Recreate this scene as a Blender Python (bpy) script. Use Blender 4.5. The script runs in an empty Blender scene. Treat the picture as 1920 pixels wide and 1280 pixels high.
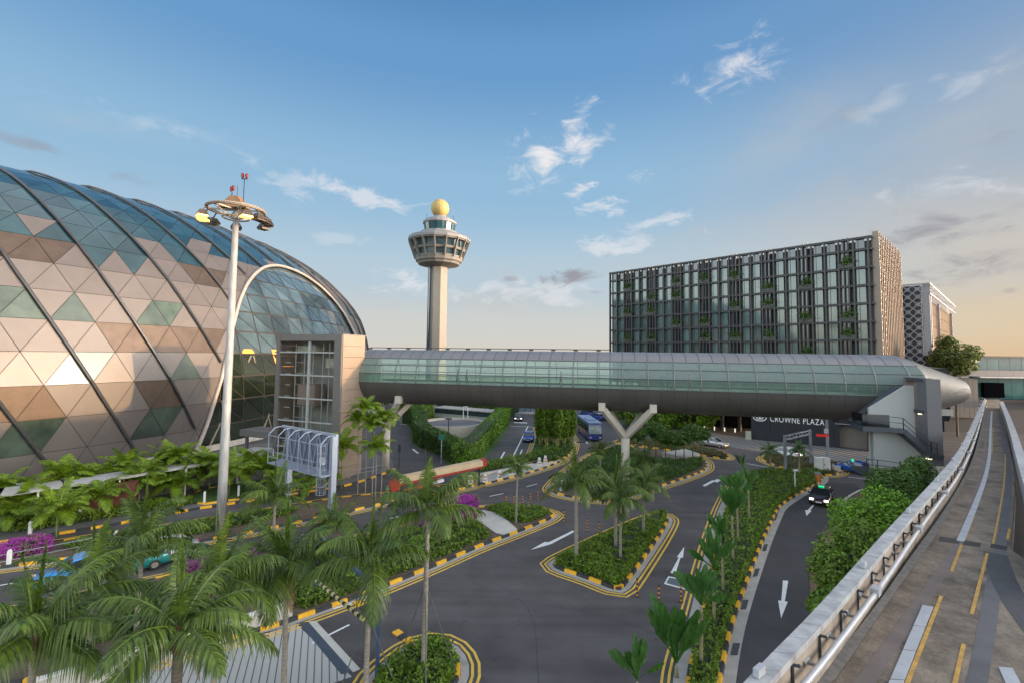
import bpy, math, random
import numpy as np
from mathutils import Vector, Matrix
R_=math.radians
random.seed(7); np.random.seed(7)
SC=bpy.context.scene
COL=SC.collection
# ------------------------------------------------------------------ camera
F=870.; CX=960.; CY=609.; T=.0624; TH=.012; EYE=15.
_p=math.atan(T); _c,_s=math.cos(_p),math.sin(_p); _ct,_st=math.cos(TH),math.sin(TH)
CXv=Vector((_ct,-_st*_s,_st*_c)); CYv=Vector((-_st,-_ct*_s,_ct*_c)); CZv=Vector((0,_c,_s))
cam=bpy.data.cameras.new('camera'); camo=bpy.data.objects.new('camera',cam); COL.objects.link(camo)
M=Matrix.Identity(4)
for r in range(3):
    M[r][0]=CXv[r]; M[r][1]=CYv[r]; M[r][2]=-CZv[r]
M[2][3]=EYE
camo.matrix_world=M
cam.sensor_width=36; cam.lens=F/1920*36; cam.shift_y=(CY-640)/1920; cam.clip_start=.1; cam.clip_end=6000
SC.camera=camo
# ------------------------------------------------------------------ world, sun, exposure
SUN_AZ=R_(96); SUN_EL=R_(5.5)      # azimuth clockwise from +Y
SKY_STRENGTH=.15; SKY_GAIN=3.0; SUN_STRENGTH=2.0; EXPOSURE=1.35
SC.view_settings.view_transform='Standard'; SC.view_settings.look='None'; SC.view_settings.gamma=1; SC.view_settings.exposure=EXPOSURE
W=bpy.data.worlds.new('World'); SC.world=W; W.use_nodes=True
nt=W.node_tree; nt.nodes.clear()
def N(nt,t,**k):
    n=nt.nodes.new(t)
    for a,b in k.items():
        if a.startswith('i_'): n.inputs[a[2:].replace('_',' ')].default_value=b
        else: setattr(n,a,b)
    return n
def math_(nt,op,a,b=None,c=None,clamp=False):
    n=nt.nodes.new('ShaderNodeMath'); n.operation=op; n.use_clamp=clamp
    for i,v in enumerate((a,b,c)):
        if v is None: continue
        if isinstance(v,(int,float)): n.inputs[i].default_value=v
        else: nt.links.new(v,n.inputs[i])
    return n.outputs[0]
def mixc(nt,f,a,b,bt='MIX'):
    n=nt.nodes.new('ShaderNodeMix'); n.data_type='RGBA'; n.blend_type=bt
    for i,v in ((0,f),(6,a),(7,b)):
        if isinstance(v,(int,float)): n.inputs[i].default_value=v
        elif isinstance(v,tuple): n.inputs[i].default_value=v if len(v)==4 else (*v,1)
        else: nt.links.new(v,n.inputs[i])
    return n.outputs[2]
sky=N(nt,'ShaderNodeTexSky',sky_type='NISHITA',sun_disc=False,sun_elevation=SUN_EL,sun_rotation=SUN_AZ,altitude=20,air_density=1.0,dust_density=2.2,ozone_density=1.6)
def azel(px,py):
    d=(px-CX)/F*CXv-(py-CY)/F*CYv+CZv
    d.normalize(); return math.atan2(d.x,d.y),math.asin(d.z)
tc=N(nt,'ShaderNodeTexCoord'); sp=N(nt,'ShaderNodeSeparateXYZ'); nt.links.new(tc.outputs['Generated'],sp.inputs[0])
AZ=math_(nt,'ARCTAN2',sp.outputs[0],sp.outputs[1]); EL=math_(nt,'ARCSINE',sp.outputs[2])
# direction-space noise stretched sideways, for wispy edges
cmb=N(nt,'ShaderNodeCombineXYZ'); nt.links.new(math_(nt,'MULTIPLY',AZ,1.0),cmb.inputs[0]); nt.links.new(math_(nt,'MULTIPLY',EL,2.0),cmb.inputs[1])
nz=N(nt,'ShaderNodeTexNoise',noise_dimensions='3D'); nt.links.new(cmb.outputs[0],nz.inputs['Vector'])
nz.inputs['Scale'].default_value=14; nz.inputs['Detail'].default_value=7; nz.inputs['Roughness'].default_value=.62; nz.inputs['Distortion'].default_value=.6
nf=N(nt,'ShaderNodeTexNoise',noise_dimensions='3D'); nt.links.new(cmb.outputs[0],nf.inputs['Vector'])
nf.inputs['Scale'].default_value=3.2; nf.inputs['Detail'].default_value=6; nf.inputs['Roughness'].default_value=.55; nf.inputs['Distortion'].default_value=.9
def blob(px,py,w,h,tilt=0,dens=1.,edge=.55,n=None,amp=None):
    amp=amp or (2.4 if n is not None else 4.2)
    a0,e0=azel(px,py); k=1/F
    ca=math.cos(e0)
    du=math_(nt,'MULTIPLY',math_(nt,'SUBTRACT',AZ,a0),1.0); dv=math_(nt,'SUBTRACT',EL,e0)
    # angular size shrinks off axis
    x=(px-CX)/F; sc=1/(1+x*x)
    w=w*k*sc; h=h*k*math.sqrt(sc)
    c,s=math.cos(tilt),math.sin(tilt)
    u=math_(nt,'DIVIDE',math_(nt,'ADD',math_(nt,'MULTIPLY',du,c),math_(nt,'MULTIPLY',dv,s)),w)
    v=math_(nt,'DIVIDE',math_(nt,'SUBTRACT',math_(nt,'MULTIPLY',dv,c),math_(nt,'MULTIPLY',du,s)),h)
    r2=math_(nt,'ADD',math_(nt,'MULTIPLY',u,u),math_(nt,'MULTIPLY',v,v))
    r=math_(nt,'SQRT',r2)
    # density = smooth(1 - r + (noise-.5)*k)
    q=math_(nt,'ADD',math_(nt,'SUBTRACT',.85,r),math_(nt,'MULTIPLY',math_(nt,'SUBTRACT',(n or nz).outputs[0],.48),amp))
    m=N(nt,'ShaderNodeMapRange',interpolation_type='SMOOTHSTEP'); nt.links.new(q,m.inputs[0])
    m.inputs[1].default_value=0; m.inputs[2].default_value=edge*1.6; m.inputs[3].default_value=0; m.inputs[4].default_value=dens
    return m.outputs[0]
def total(l):
    o=l[0]
    for x in l[1:]: o=math_(nt,'MAXIMUM',o,x)
    return o
white=total([blob(1395,122,105,40,.1,.9,.95),blob(1020,302,76,58,.5,.97,.9),blob(1085,262,54,60,-.2,.97,.9),blob(1790,350,150,34,-.1,.5,.9),blob(1850,130,160,26,.35,.35,1.),blob(1650,200,150,24,.3,.3,1.),blob(300,235,160,20,.05,.3,1.),blob(1090,352,34,20,.2,.8),blob(1135,388,60,16,.1,.6),
 blob(1250,412,75,16,.1,.5),blob(1185,333,45,14,0,.35),blob(1150,460,120,22,.05,.55),blob(690,368,130,24,-.15,.6),blob(540,340,110,26,-.2,.35),
 blob(640,450,60,14,0,.25),blob(770,535,80,30,-.2,.55),blob(1185,465,60,14,.1,.5),blob(1040,545,200,30,0,.45)])
soft=total([blob(1720,300,640,250,.40,.78,2.2,nf,amp=1.5),blob(1000,610,700,60,0,.45,1.8,nf,amp=1.5),blob(1760,330,520,230,.42,.9,1.5,nf),blob(1180,500,420,90,.1,.6,1.3,nf),blob(1480,260,260,90,.35,.45,1.2,nf),blob(1850,470,300,150,0,.7,1.1,nf),blob(1300,440,280,70,.2,.5,1.2,nf),blob(930,560,420,90,0,.7,1.1,nf),blob(1500,400,500,190,.1,.55,1.4,nf),blob(200,240,300,30,.05,.22,1.,nf),blob(1350,470,200,50,.1,.45,1.,nf)])
grey=total([blob(1060,520,72,20,.02,.9,.6),blob(955,524,20,8,0,.5),blob(1115,548,40,9,0,.5),blob(62,270,80,17,0,.5,.8),blob(230,330,75,16,-.1,.3,.8),
 blob(1740,430,170,46,-.05,.85,.8,amp=3.2),blob(1790,500,140,34,0,.8,.8,amp=3.2),blob(1580,225,80,30,.3,.3,1.),blob(1870,255,90,30,.1,.3,1.),blob(1795,572,50,12,0,.5,.8),blob(1895,545,30,8,0,.5,.8)])
# the air's own colour by height above the horizon, mixed with the physical sky; warmer towards the low sun
KD=SKY_STRENGTH*2**EXPOSURE
def lin(r,g,b): return tuple((((c/255)/12.92) if c/255<=.04045 else ((c/255+.055)/1.055)**2.4)/KD for c in (r,g,b))
def ramp(stops):
    n=N(nt,'ShaderNodeValToRGB'); e=n.color_ramp.elements; n.color_ramp.interpolation='EASE'
    while len(e)<len(stops): e.new(.5)
    for x,(p,c) in zip(e,stops): x.position=p; x.color=(*c,1)
    nt.links.new(math_(nt,'DIVIDE',EL,R_(60)),n.inputs[0]); return n.outputs[0]
cool=ramp([(0,lin(214,208,198)),(.05,lin(208,210,206)),(.15,lin(182,204,218)),(.32,lin(148,188,218)),(.55,lin(106,156,204)),(.66,lin(90,141,191)),(1,lin(64,110,160))])
warm=ramp([(0,lin(226,192,148)),(.05,lin(224,202,168)),(.14,lin(206,200,190)),(.32,lin(160,178,198)),(.55,lin(116,154,196)),(.66,lin(94,135,184)),(1,lin(56,95,148))])
mr=N(nt,'ShaderNodeMapRange',interpolation_type='SMOOTHSTEP'); nt.links.new(AZ,mr.inputs[0]); mr.inputs[1].default_value=R_(8); mr.inputs[2].default_value=R_(58)
# beyond the sunset side and behind, the physical sky takes over, bright near the low sun
def sstep(x,a,b):
    m=N(nt,'ShaderNodeMapRange',interpolation_type='SMOOTHSTEP'); nt.links.new(x,m.inputs[0]); m.inputs[1].default_value=a; m.inputs[2].default_value=b; return m.outputs[0]
phys=math_(nt,'ADD',math_(nt,'MULTIPLY',math_(nt,'MAXIMUM',sstep(math_(nt,'ABSOLUTE',AZ),R_(54),R_(85)),sstep(EL,R_(46),R_(62))),1.),.0)
vm=nt.nodes.new('ShaderNodeVectorMath'); vm.operation='SCALE'; hs_=N(nt,'ShaderNodeHueSaturation'); hs_.inputs['Saturation'].default_value=.40; nt.links.new(sky.outputs[0],hs_.inputs['Color']); nt.links.new(hs_.outputs[0],vm.inputs[0]); vm.inputs[3].default_value=SKY_GAIN
c0=mixc(nt,phys,mixc(nt,mr.outputs[0],cool,warm),vm.outputs[0])
SKYMIX=dict(white=lin(238,236,238),soft=lin(205,197,190),grey=lin(152,150,158))
c1=mixc(nt,soft,c0,SKYMIX['soft']); c2=mixc(nt,white,c1,SKYMIX['white']); c3=mixc(nt,grey,c2,SKYMIX['grey'])
bg=N(nt,'ShaderNodeBackground'); bg.inputs[1].default_value=SKY_STRENGTH; nt.links.new(c3,bg.inputs[0])
wo=N(nt,'ShaderNodeOutputWorld'); nt.links.new(bg.outputs[0],wo.inputs[0])
W.cycles.sampling_method='MANUAL'; W.cycles.sample_map_resolution=512
sl=bpy.data.lights.new('sun','SUN'); sl.energy=SUN_STRENGTH; sl.angle=R_(.6); sl.color=(1,.60,.27)
so=bpy.data.objects.new('sun',sl); COL.objects.link(so)
sd=Vector((math.sin(SUN_AZ)*math.cos(SUN_EL),math.cos(SUN_AZ)*math.cos(SUN_EL),math.sin(SUN_EL)))
so.rotation_euler=sd.to_track_quat('Z','Y').to_euler()
try:
    SC.cycles.max_bounces=6; SC.cycles.transparent_max_bounces=12; SC.cycles.use_denoising=True
except Exception: pass
# ------------------------------------------------------------------ helpers
def P(px,py,z=0.):
    "pixel of the photograph -> point of the level z"
    d=(px-CX)/F*CXv-(py-CY)/F*CYv+CZv
    t=(z-EYE)/d.z
    return Vector((d.x*t,d.y*t,z))
def PD(px,py,dep):
    d=(px-CX)/F*CXv-(py-CY)/F*CYv+CZv
    return Vector((0,0,EYE))+d*(dep/d.y)
def mat(name,col,rough=.6,metal=0.,var=.12,scale=3.,bump=0.,bscale=40.,col2=None,spec=.5,emit=None,estr=0.,stretch=None,island=0.,translu=0.,coat=0.,coords='Object'):
    m=bpy.data.materials.new(name); m.use_nodes=True; t=m.node_tree; b=t.nodes['Principled BSDF']
    b.inputs['Roughness'].default_value=rough; b.inputs['Metallic'].default_value=metal
    b.inputs['Specular IOR Level'].default_value=spec; b.inputs['Coat Weight'].default_value=coat
    c=(*col,1); co=c
    tcn=t.nodes.new('ShaderNodeTexCoord'); mp=t.nodes.new('ShaderNodeMapping'); t.links.new(tcn.outputs[coords],mp.inputs[0])
    if stretch: mp.inputs['Scale'].default_value=stretch
    if var or col2:
        n=t.nodes.new('ShaderNodeTexNoise'); n.inputs['Scale'].default_value=scale; n.inputs['Detail'].default_value=6; n.inputs['Roughness'].default_value=.6
        t.links.new(mp.outputs[0],n.inputs['Vector'])
        r=t.nodes.new('ShaderNodeMapRange'); r.inputs[1].default_value=.3; r.inputs[2].default_value=.7; t.links.new(n.outputs[0],r.inputs[0])
        a=tuple(x*(1-var) for x in col); d=col2 or tuple(min(1,x*(1+var)) for x in col)
        co=mixc(t,r.outputs[0],a,d)
    if island:
        g=t.nodes.new('ShaderNodeNewGeometry')
        v=math_(t,'ADD',math_(t,'MULTIPLY',g.outputs['Random Per Island'],2*island),1-island)
        cc=t.nodes.new('ShaderNodeCombineColor')
        for i in range(3): t.links.new(v,cc.inputs[i])
        co=mixc(t,1.,co,cc.outputs[0],'MULTIPLY')
    if isinstance(co,tuple): b.inputs['Base Color'].default_value=co
    else: t.links.new(co,b.inputs['Base Color'])
    if bump:
        n2=t.nodes.new('ShaderNodeTexNoise'); n2.inputs['Scale'].default_value=bscale; n2.inputs['Detail'].default_value=4; t.links.new(mp.outputs[0],n2.inputs['Vector'])
        bp=t.nodes.new('ShaderNodeBump'); bp.inputs['Strength'].default_value=bump; bp.inputs['Distance'].default_value=.02; t.links.new(n2.outputs[0],bp.inputs['Height']); t.links.new(bp.outputs[0],b.inputs['Normal'])
    if emit: b.inputs['Emission Color'].default_value=(*emit,1); b.inputs['Emission Strength'].default_value=estr
    if translu:
        tr=t.nodes.new('ShaderNodeBsdfTranslucent'); ms=t.nodes.new('ShaderNodeMixShader'); ms.inputs[0].default_value=translu
        if isinstance(co,tuple): tr.inputs[0].default_value=co
        else: t.links.new(co,tr.inputs[0])
        out=t.nodes['Material Output']; t.links.new(b.outputs[0],ms.inputs[1]); t.links.new(tr.outputs[0],ms.inputs[2]); t.links.new(ms.outputs[0],out.inputs[0])
    return m
def glassm(name,tint,gloss=.25,rough=.03,gcol=(1,1,1),fm=1.,haze=0.,hcol=(.5,.58,.56)):
    m=bpy.data.materials.new(name); m.use_nodes=True; t=m.node_tree; t.nodes.clear()
    tr=t.nodes.new('ShaderNodeBsdfTransparent'); tr.inputs[0].default_value=(*tint,1)
    gl=t.nodes.new('ShaderNodeBsdfGlossy'); gl.inputs['Roughness'].default_value=rough; gl.inputs[0].default_value=(*gcol,1)
    fr=t.nodes.new('ShaderNodeFresnel'); fr.inputs[0].default_value=1.5
    f=math_(t,'ADD',math_(t,'MULTIPLY',fr.outputs[0],fm),gloss,clamp=True)
    gb=t.nodes.new('ShaderNodeNewGeometry'); f=math_(t,'MULTIPLY',f,math_(t,'SUBTRACT',1.,gb.outputs['Backfacing']))
    mx=t.nodes.new('ShaderNodeMixShader'); t.links.new(f,mx.inputs[0]); t.links.new(tr.outputs[0],mx.inputs[1]); t.links.new(gl.outputs[0],mx.inputs[2])
    if haze:
        df=t.nodes.new('ShaderNodeBsdfDiffuse'); df.inputs[0].default_value=(*hcol,1); m2=t.nodes.new('ShaderNodeMixShader'); m2.inputs[0].default_value=haze; t.links.new(mx.outputs[0],m2.inputs[1]); t.links.new(df.outputs[0],m2.inputs[2]); mx=m2
    o=t.nodes.new('ShaderNodeOutputMaterial'); t.links.new(mx.outputs[0],o.inputs[0]); return m
Zv=Vector((0,0,1))
class MB:
    def __init__(s): s.v=[]; s.f=[]; s.mi=[]; s.cur=0; s.adds=[]
    def add(s,vs,fs):
        n=len(s.v); s.adds.append((n,len(s.f))); s.v+= [tuple(v) for v in vs]; s.f+=[tuple(i+n for i in f) for f in fs]; s.mi+=[s.cur]*len(fs); return s
    def quad(s,a,b,c,d): return s.add([a,b,c,d],[(0,1,2,3)])
    def box(s,c,sz,rz=0,ax=None):
        c=Vector(c); hx,hy,hz=sz[0]/2,sz[1]/2,sz[2]/2
        if ax is None: ax=(Vector((math.cos(rz),math.sin(rz),0)),Vector((-math.sin(rz),math.cos(rz),0)),Vector((0,0,1)))
        vs=[c+ax[0]*(i*hx)+ax[1]*(j*hy)+ax[2]*(k*hz) for k in(-1,1) for i,j in((-1,-1),(1,-1),(1,1),(-1,1))]
        return s.add(vs,[(3,2,1,0),(4,5,6,7),(0,1,5,4),(1,2,6,5),(2,3,7,6),(3,0,4,7)])
    def bar(s,a,b,w,h=None,up=(0,0,1)):
        a=Vector(a);b=Vector(b);d=b-a;L=d.length
        if L<1e-6:return s
        d/=L; up=Vector(up)
        if abs(d.dot(up))>.98: up=Vector((1,0,0))
        x=d.cross(up).normalized(); y=x.cross(d)
        return s.box((a+b)/2,(L,w,h or w),ax=(d,x,y))
    def prism(s,poly,z0,z1):
        n=len(poly); 
        A=sum(poly[i][0]*poly[(i+1)%n][1]-poly[(i+1)%n][0]*poly[i][1] for i in range(n))
        if A<0: poly=poly[::-1]
        vs=[(p[0],p[1],z0) for p in poly]+[(p[0],p[1],z1) for p in poly]
        return s.add(vs,[tuple(range(n,2*n)),tuple(range(n-1,-1,-1))]+[(i,(i+1)%n,n+(i+1)%n,n+i) for i in range(n)])
    def tube(s,path,r,n=8,cap=True):
        path=[Vector(p) for p in path]; m=len(path); rs=r if isinstance(r,(list,tuple)) else [r]*m
        vs=[];x=None
        for i,p in enumerate(path):
            d=(path[min(i+1,m-1)]-path[max(i-1,0)]).normalized()
            if x is None:
                u=Vector((0,0,1)) if abs(d.z)<.9 else Vector((1,0,0)); x=d.cross(u).normalized()
            else: x=(x-d*x.dot(d)).normalized()
            y=d.cross(x)
            for k in range(n):
                a=2*math.pi*k/n; vs.append(p+x*(rs[i]*math.cos(a))+y*(rs[i]*math.sin(a)))
        fs=[(i*n+k,i*n+(k+1)%n,(i+1)*n+(k+1)%n,(i+1)*n+k) for i in range(m-1) for k in range(n)]
        if cap: fs+=[tuple(range(n-1,-1,-1)),tuple(range((m-1)*n,m*n))]
        return s.add(vs,fs)
    def lathe(s,prof,c=(0,0,0),n=24,a0=0):
        m=len(prof); vs=[(c[0]+r*math.cos(a0+2*math.pi*k/n),c[1]+r*math.sin(a0+2*math.pi*k/n),c[2]+z) for r,z in prof for k in range(n)]
        fs=[(i*n+k,i*n+(k+1)%n,(i+1)*n+(k+1)%n,(i+1)*n+k) for i in range(m-1) for k in range(n)]
        fs+=[tuple(range(n-1,-1,-1)),tuple(range((m-1)*n,m*n))]
        return s.add(vs,fs)
    def cyl(s,c,r,h,n=12): return s.lathe([(r,0),(r,h)],c,n)
    def each(s,name,mats,parent=None,k=1):
        "every k shapes become one object of their own"
        m=s.adds+[(len(s.v),len(s.f))]
        for i in range(0,len(s.adds),k):
            j=min(i+k,len(s.adds)); v0,f0=m[i]; v1,f1=m[j]; b=MB(); b.v=s.v[v0:v1]; b.f=[tuple(q-v0 for q in f) for f in s.f[f0:f1]]; b.mi=s.mi[f0:f1]; b.build(name,mats,parent)
    def build(s,name,mats,parent=None,smooth=False):
        me=bpy.data.meshes.new(name); me.from_pydata(s.v,[],s.f)
        if not isinstance(mats,(list,tuple)): mats=[mats]
        for m in mats: me.materials.append(m)
        if len(mats)>1: me.polygons.foreach_set('material_index',s.mi)
        if smooth: me.polygons.foreach_set('use_smooth',[True]*len(me.polygons))
        me.update(); o=bpy.data.objects.new(name,me); COL.objects.link(o)
        if parent: o.parent=parent
        return o
def tag(o,label=None,cat=None,group=None,kind=None):
    if label: o['label']=label
    if cat: o['category']=cat
    if group: o['group']=group
    if kind: o['kind']=kind
    return o
def thing(name,label,cat,loc=(0,0,0),rz=0,group=None):
    o=bpy.data.objects.new(name,None); COL.objects.link(o); o.location=loc; o.rotation_euler=(0,0,rz); o.empty_display_size=.2
    return tag(o,label,cat,group)
def dup(o,loc=None,rz=None,label=None,parent=None,scale=None):
    c=o.copy(); COL.objects.link(c)
    if parent: c.parent=parent
    if loc is not None: c.location=loc
    if rz is not None: c.rotation_euler=(0,0,rz)
    if scale: c.scale=(scale,)*3 if not isinstance(scale,tuple) else scale
    if label: c['label']=label
    for ch in list(o.children): dup(ch,parent=c)
    return c
def smooth_poly(pts,it=2,closed=True):
    for _ in range(it):
        q=[];n=len(pts)
        rng=range(n) if closed else range(n-1)
        if not closed:q.append(pts[0])
        for i in rng:
            a,b=pts[i],pts[(i+1)%n]; q.append(a*.75+b*.25); q.append(a*.25+b*.75)
        if not closed:q.append(pts[-1])
        pts=q
    return pts
def area2(p): return sum(p[i].x*p[(i+1)%len(p)].y-p[(i+1)%len(p)].x*p[i].y for i in range(len(p)))
def offset(pts,d,closed=True):
    "positive d = outward for ccw closed polygons / right of an open line"
    n=len(pts);o=[]
    for i in range(n):
        a=pts[(i-1)%n] if closed or i>0 else pts[i]; b=pts[(i+1)%n] if closed or i<n-1 else pts[i]
        t=(b-a); t.z=0
        if t.length<1e-9: o.append(pts[i].copy()); continue
        t.normalize(); o.append(pts[i]+Vector((t.y,-t.x,0))*d)
    return o
def resample(pts,step,closed=False):
    P2=pts+[pts[0]] if closed else pts
    L=[0]
    for a,b in zip(P2,P2[1:]): L.append(L[-1]+(b-a).length)
    n=max(2,int(round(L[-1]/step))+1); out=[];j=0
    for i in range(n):
        s=L[-1]*i/(n-1)
        while j<len(L)-2 and L[j+1]<s: j+=1
        k=(s-L[j])/max(1e-9,L[j+1]-L[j]); out.append(P2[j].lerp(P2[j+1],k))
    return out
def strip(mb,pts,d0,d1,z,closed=False):
    a=offset(pts,d0,closed); b=offset(pts,d1,closed); n=len(pts)
    for i in range(n if closed else n-1):
        j=(i+1)%n; mb.quad((a[i].x,a[i].y,z),(b[i].x,b[i].y,z),(b[j].x,b[j].y,z),(a[j].x,a[j].y,z))
def inside(poly,x,y):
    c=False;n=len(poly)
    for i in range(n):
        a,b=poly[i],poly[i-1]
        if (a[1]>y)!=(b[1]>y) and x<(b[0]-a[0])*(y-a[1])/(b[1]-a[1])+a[0]: c=not c
    return c
def leaf_quads(pts,nrm,size,jit=.9,aspect=.5):
    "pointed leaf quads round the given points, as arrays"
    n=len(pts); pts=np.asarray(pts); nrm=np.asarray(nrm)+np.random.normal(0,jit,(n,3))
    nrm/=np.linalg.norm(nrm,axis=1)[:,None]+1e-9
    r=np.random.normal(0,1,(n,3)); u=np.cross(nrm,r); u/=np.linalg.norm(u,axis=1)[:,None]+1e-9; w=np.cross(nrm,u)
    s=(size*np.random.uniform(.6,1.35,n))[:,None]
    a=pts-u*s*.5; b=pts+w*s*aspect*.5; c=pts+u*s*.5-nrm*s*.12; d=pts-w*s*aspect*.5
    return np.stack([a,b,c,d],1).reshape(-1,3)
def build_quads(name,V,mats,parent=None,mi=None):
    n=len(V)//4; me=bpy.data.meshes.new(name)
    me.vertices.add(len(V)); me.vertices.foreach_set('co',np.asarray(V,dtype=np.float32).ravel())
    me.loops.add(4*n); me.loops.foreach_set('vertex_index',np.arange(4*n,dtype=np.int32))
    me.polygons.add(n); me.polygons.foreach_set('loop_start',np.arange(0,4*n,4,dtype=np.int32)); me.polygons.foreach_set('loop_total',np.full(n,4,dtype=np.int32))
    if not isinstance(mats,(list,tuple)): mats=[mats]
    for m in mats: me.materials.append(m)
    if mi is not None: me.polygons.foreach_set('material_index',np.asarray(mi,dtype=np.int32))
    me.update(); me.validate(); o=bpy.data.objects.new(name,me); COL.objects.link(o)
    if parent:o.parent=parent
    return o
# ------------------------------------------------------------------ materials
asphalt=mat('asphalt',(.076,.069,.070),.82,var=.18,scale=.35,bump=.25,bscale=60,col2=(.102,.092,.093))
t=asphalt.node_tree; tcx=t.nodes.new('ShaderNodeTexCoord'); b_=t.nodes['Principled BSDF']; src=b_.inputs['Base Color'].links[0].from_socket
mp=t.nodes.new('ShaderNodeMapping'); mp.inputs['Rotation'].default_value=(0,0,.5); mp.inputs['Scale'].default_value=(.06,.9,1); t.links.new(tcx.outputs['Object'],mp.inputs[0]); n_=t.nodes.new('ShaderNodeTexNoise'); n_.inputs['Scale'].default_value=1.; n_.inputs['Detail'].default_value=5; t.links.new(mp.outputs[0],n_.inputs['Vector'])
r_=t.nodes.new('ShaderNodeMapRange'); r_.inputs[1].default_value=.35; r_.inputs[2].default_value=.65; r_.inputs[3].default_value=.80; r_.inputs[4].default_value=1.12; t.links.new(n_.outputs[0],r_.inputs[0])
v_=t.nodes.new('ShaderNodeTexVoronoi'); v_.inputs['Scale'].default_value=.55; t.links.new(tcx.outputs['Object'],v_.inputs['Vector']); rv=t.nodes.new('ShaderNodeMapRange'); rv.inputs[1].default_value=.03; rv.inputs[2].default_value=.12; rv.inputs[3].default_value=.72; rv.inputs[4].default_value=1.; t.links.new(v_.outputs['Distance'],rv.inputs[0])
mm=math_(t,'MULTIPLY',r_.outputs[0],rv.outputs[0]); cb_=t.nodes.new('ShaderNodeCombineColor'); [t.links.new(mm,cb_.inputs[i]) for i in range(3)]
t.links.new(mixc(t,1.,src,cb_.outputs[0],'MULTIPLY'),b_.inputs['Base Color'])
asphalt_new=mat('dark_asphalt',(.052,.049,.052),.82,var=.2,scale=.5,bump=.25,bscale=60)
concrete=mat('concrete',(.36,.34,.31),.8,var=.18,scale=1.2,bump=.2)
concrete_l=mat('light_concrete',(.50,.48,.44),.75,var=.12,scale=1.,bump=.1)
yellow=mat('kerb_yellow',(.80,.42,.02),.6,var=.18,scale=4)
black=mat('kerb_black',(.035,.035,.04),.6,var=.2,scale=4)
yline=mat('yellow_line',(.68,.44,.07),.65,var=.22,scale=3)
wline=mat('white_line',(.70,.70,.70),.65,var=.15,scale=5)
soil=mat('soil',(.10,.075,.05),.9,var=.3,scale=2)
grass=mat('grass',(.06,.12,.02),.9,var=.35,scale=3,bump=.6,bscale=30)
leafA=mat('hedge_leaf',(.135,.225,.020),.55,var=.3,scale=1.2,island=.45,translu=.3)
leafB=mat('palm_leaf',(.048,.100,.014),.42,var=.3,scale=.7,island=.45,translu=.3,col2=(.125,.185,.024))
leafC=mat('bright_palm_leaf',(.17,.26,.016),.45,var=.3,scale=1.,island=.35,translu=.4)
leafD=mat('bush_leaf',(.15,.29,.018),.5,var=.35,scale=.5,island=.45,translu=.35)
leafE=mat('banana_leaf',(.055,.15,.028),.4,var=.5,scale=2.5,translu=.35,stretch=(4,4,.8))
leafF=mat('dark_leaf',(.07,.145,.022),.55,var=.3,scale=.8,island=.4,translu=.3)
magenta=mat('bougainvillea',(.42,.06,.38),.6,var=.3,scale=2,island=.3,translu=.3)
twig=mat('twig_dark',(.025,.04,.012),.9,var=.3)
trunkm=mat('palm_trunk',(.26,.23,.19),.85,var=.35,scale=6,stretch=(.3,.3,3),bump=.5,bscale=12)
shaftm=mat('crownshaft_brown',(.12,.045,.025),.6,var=.3,scale=3)
shaftg=mat('crownshaft_green',(.14,.20,.05),.5,var=.25,scale=3)
bark=mat('bark',(.16,.12,.08),.9,var=.3,scale=5,bump=.5)
steel=mat('grey_steel',(.30,.33,.38),.5,.3,var=.1)
whitep=mat('white_paint',(.72,.72,.70),.55,var=.1,scale=2)
dark=mat('dark_metal',(.045,.048,.055),.5,.3,var=.15)
tyre=mat('tyre',(.02,.02,.02),.9,var=0)
rimm=mat('rim',(.5,.5,.52),.35,.8,var=0)
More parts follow.
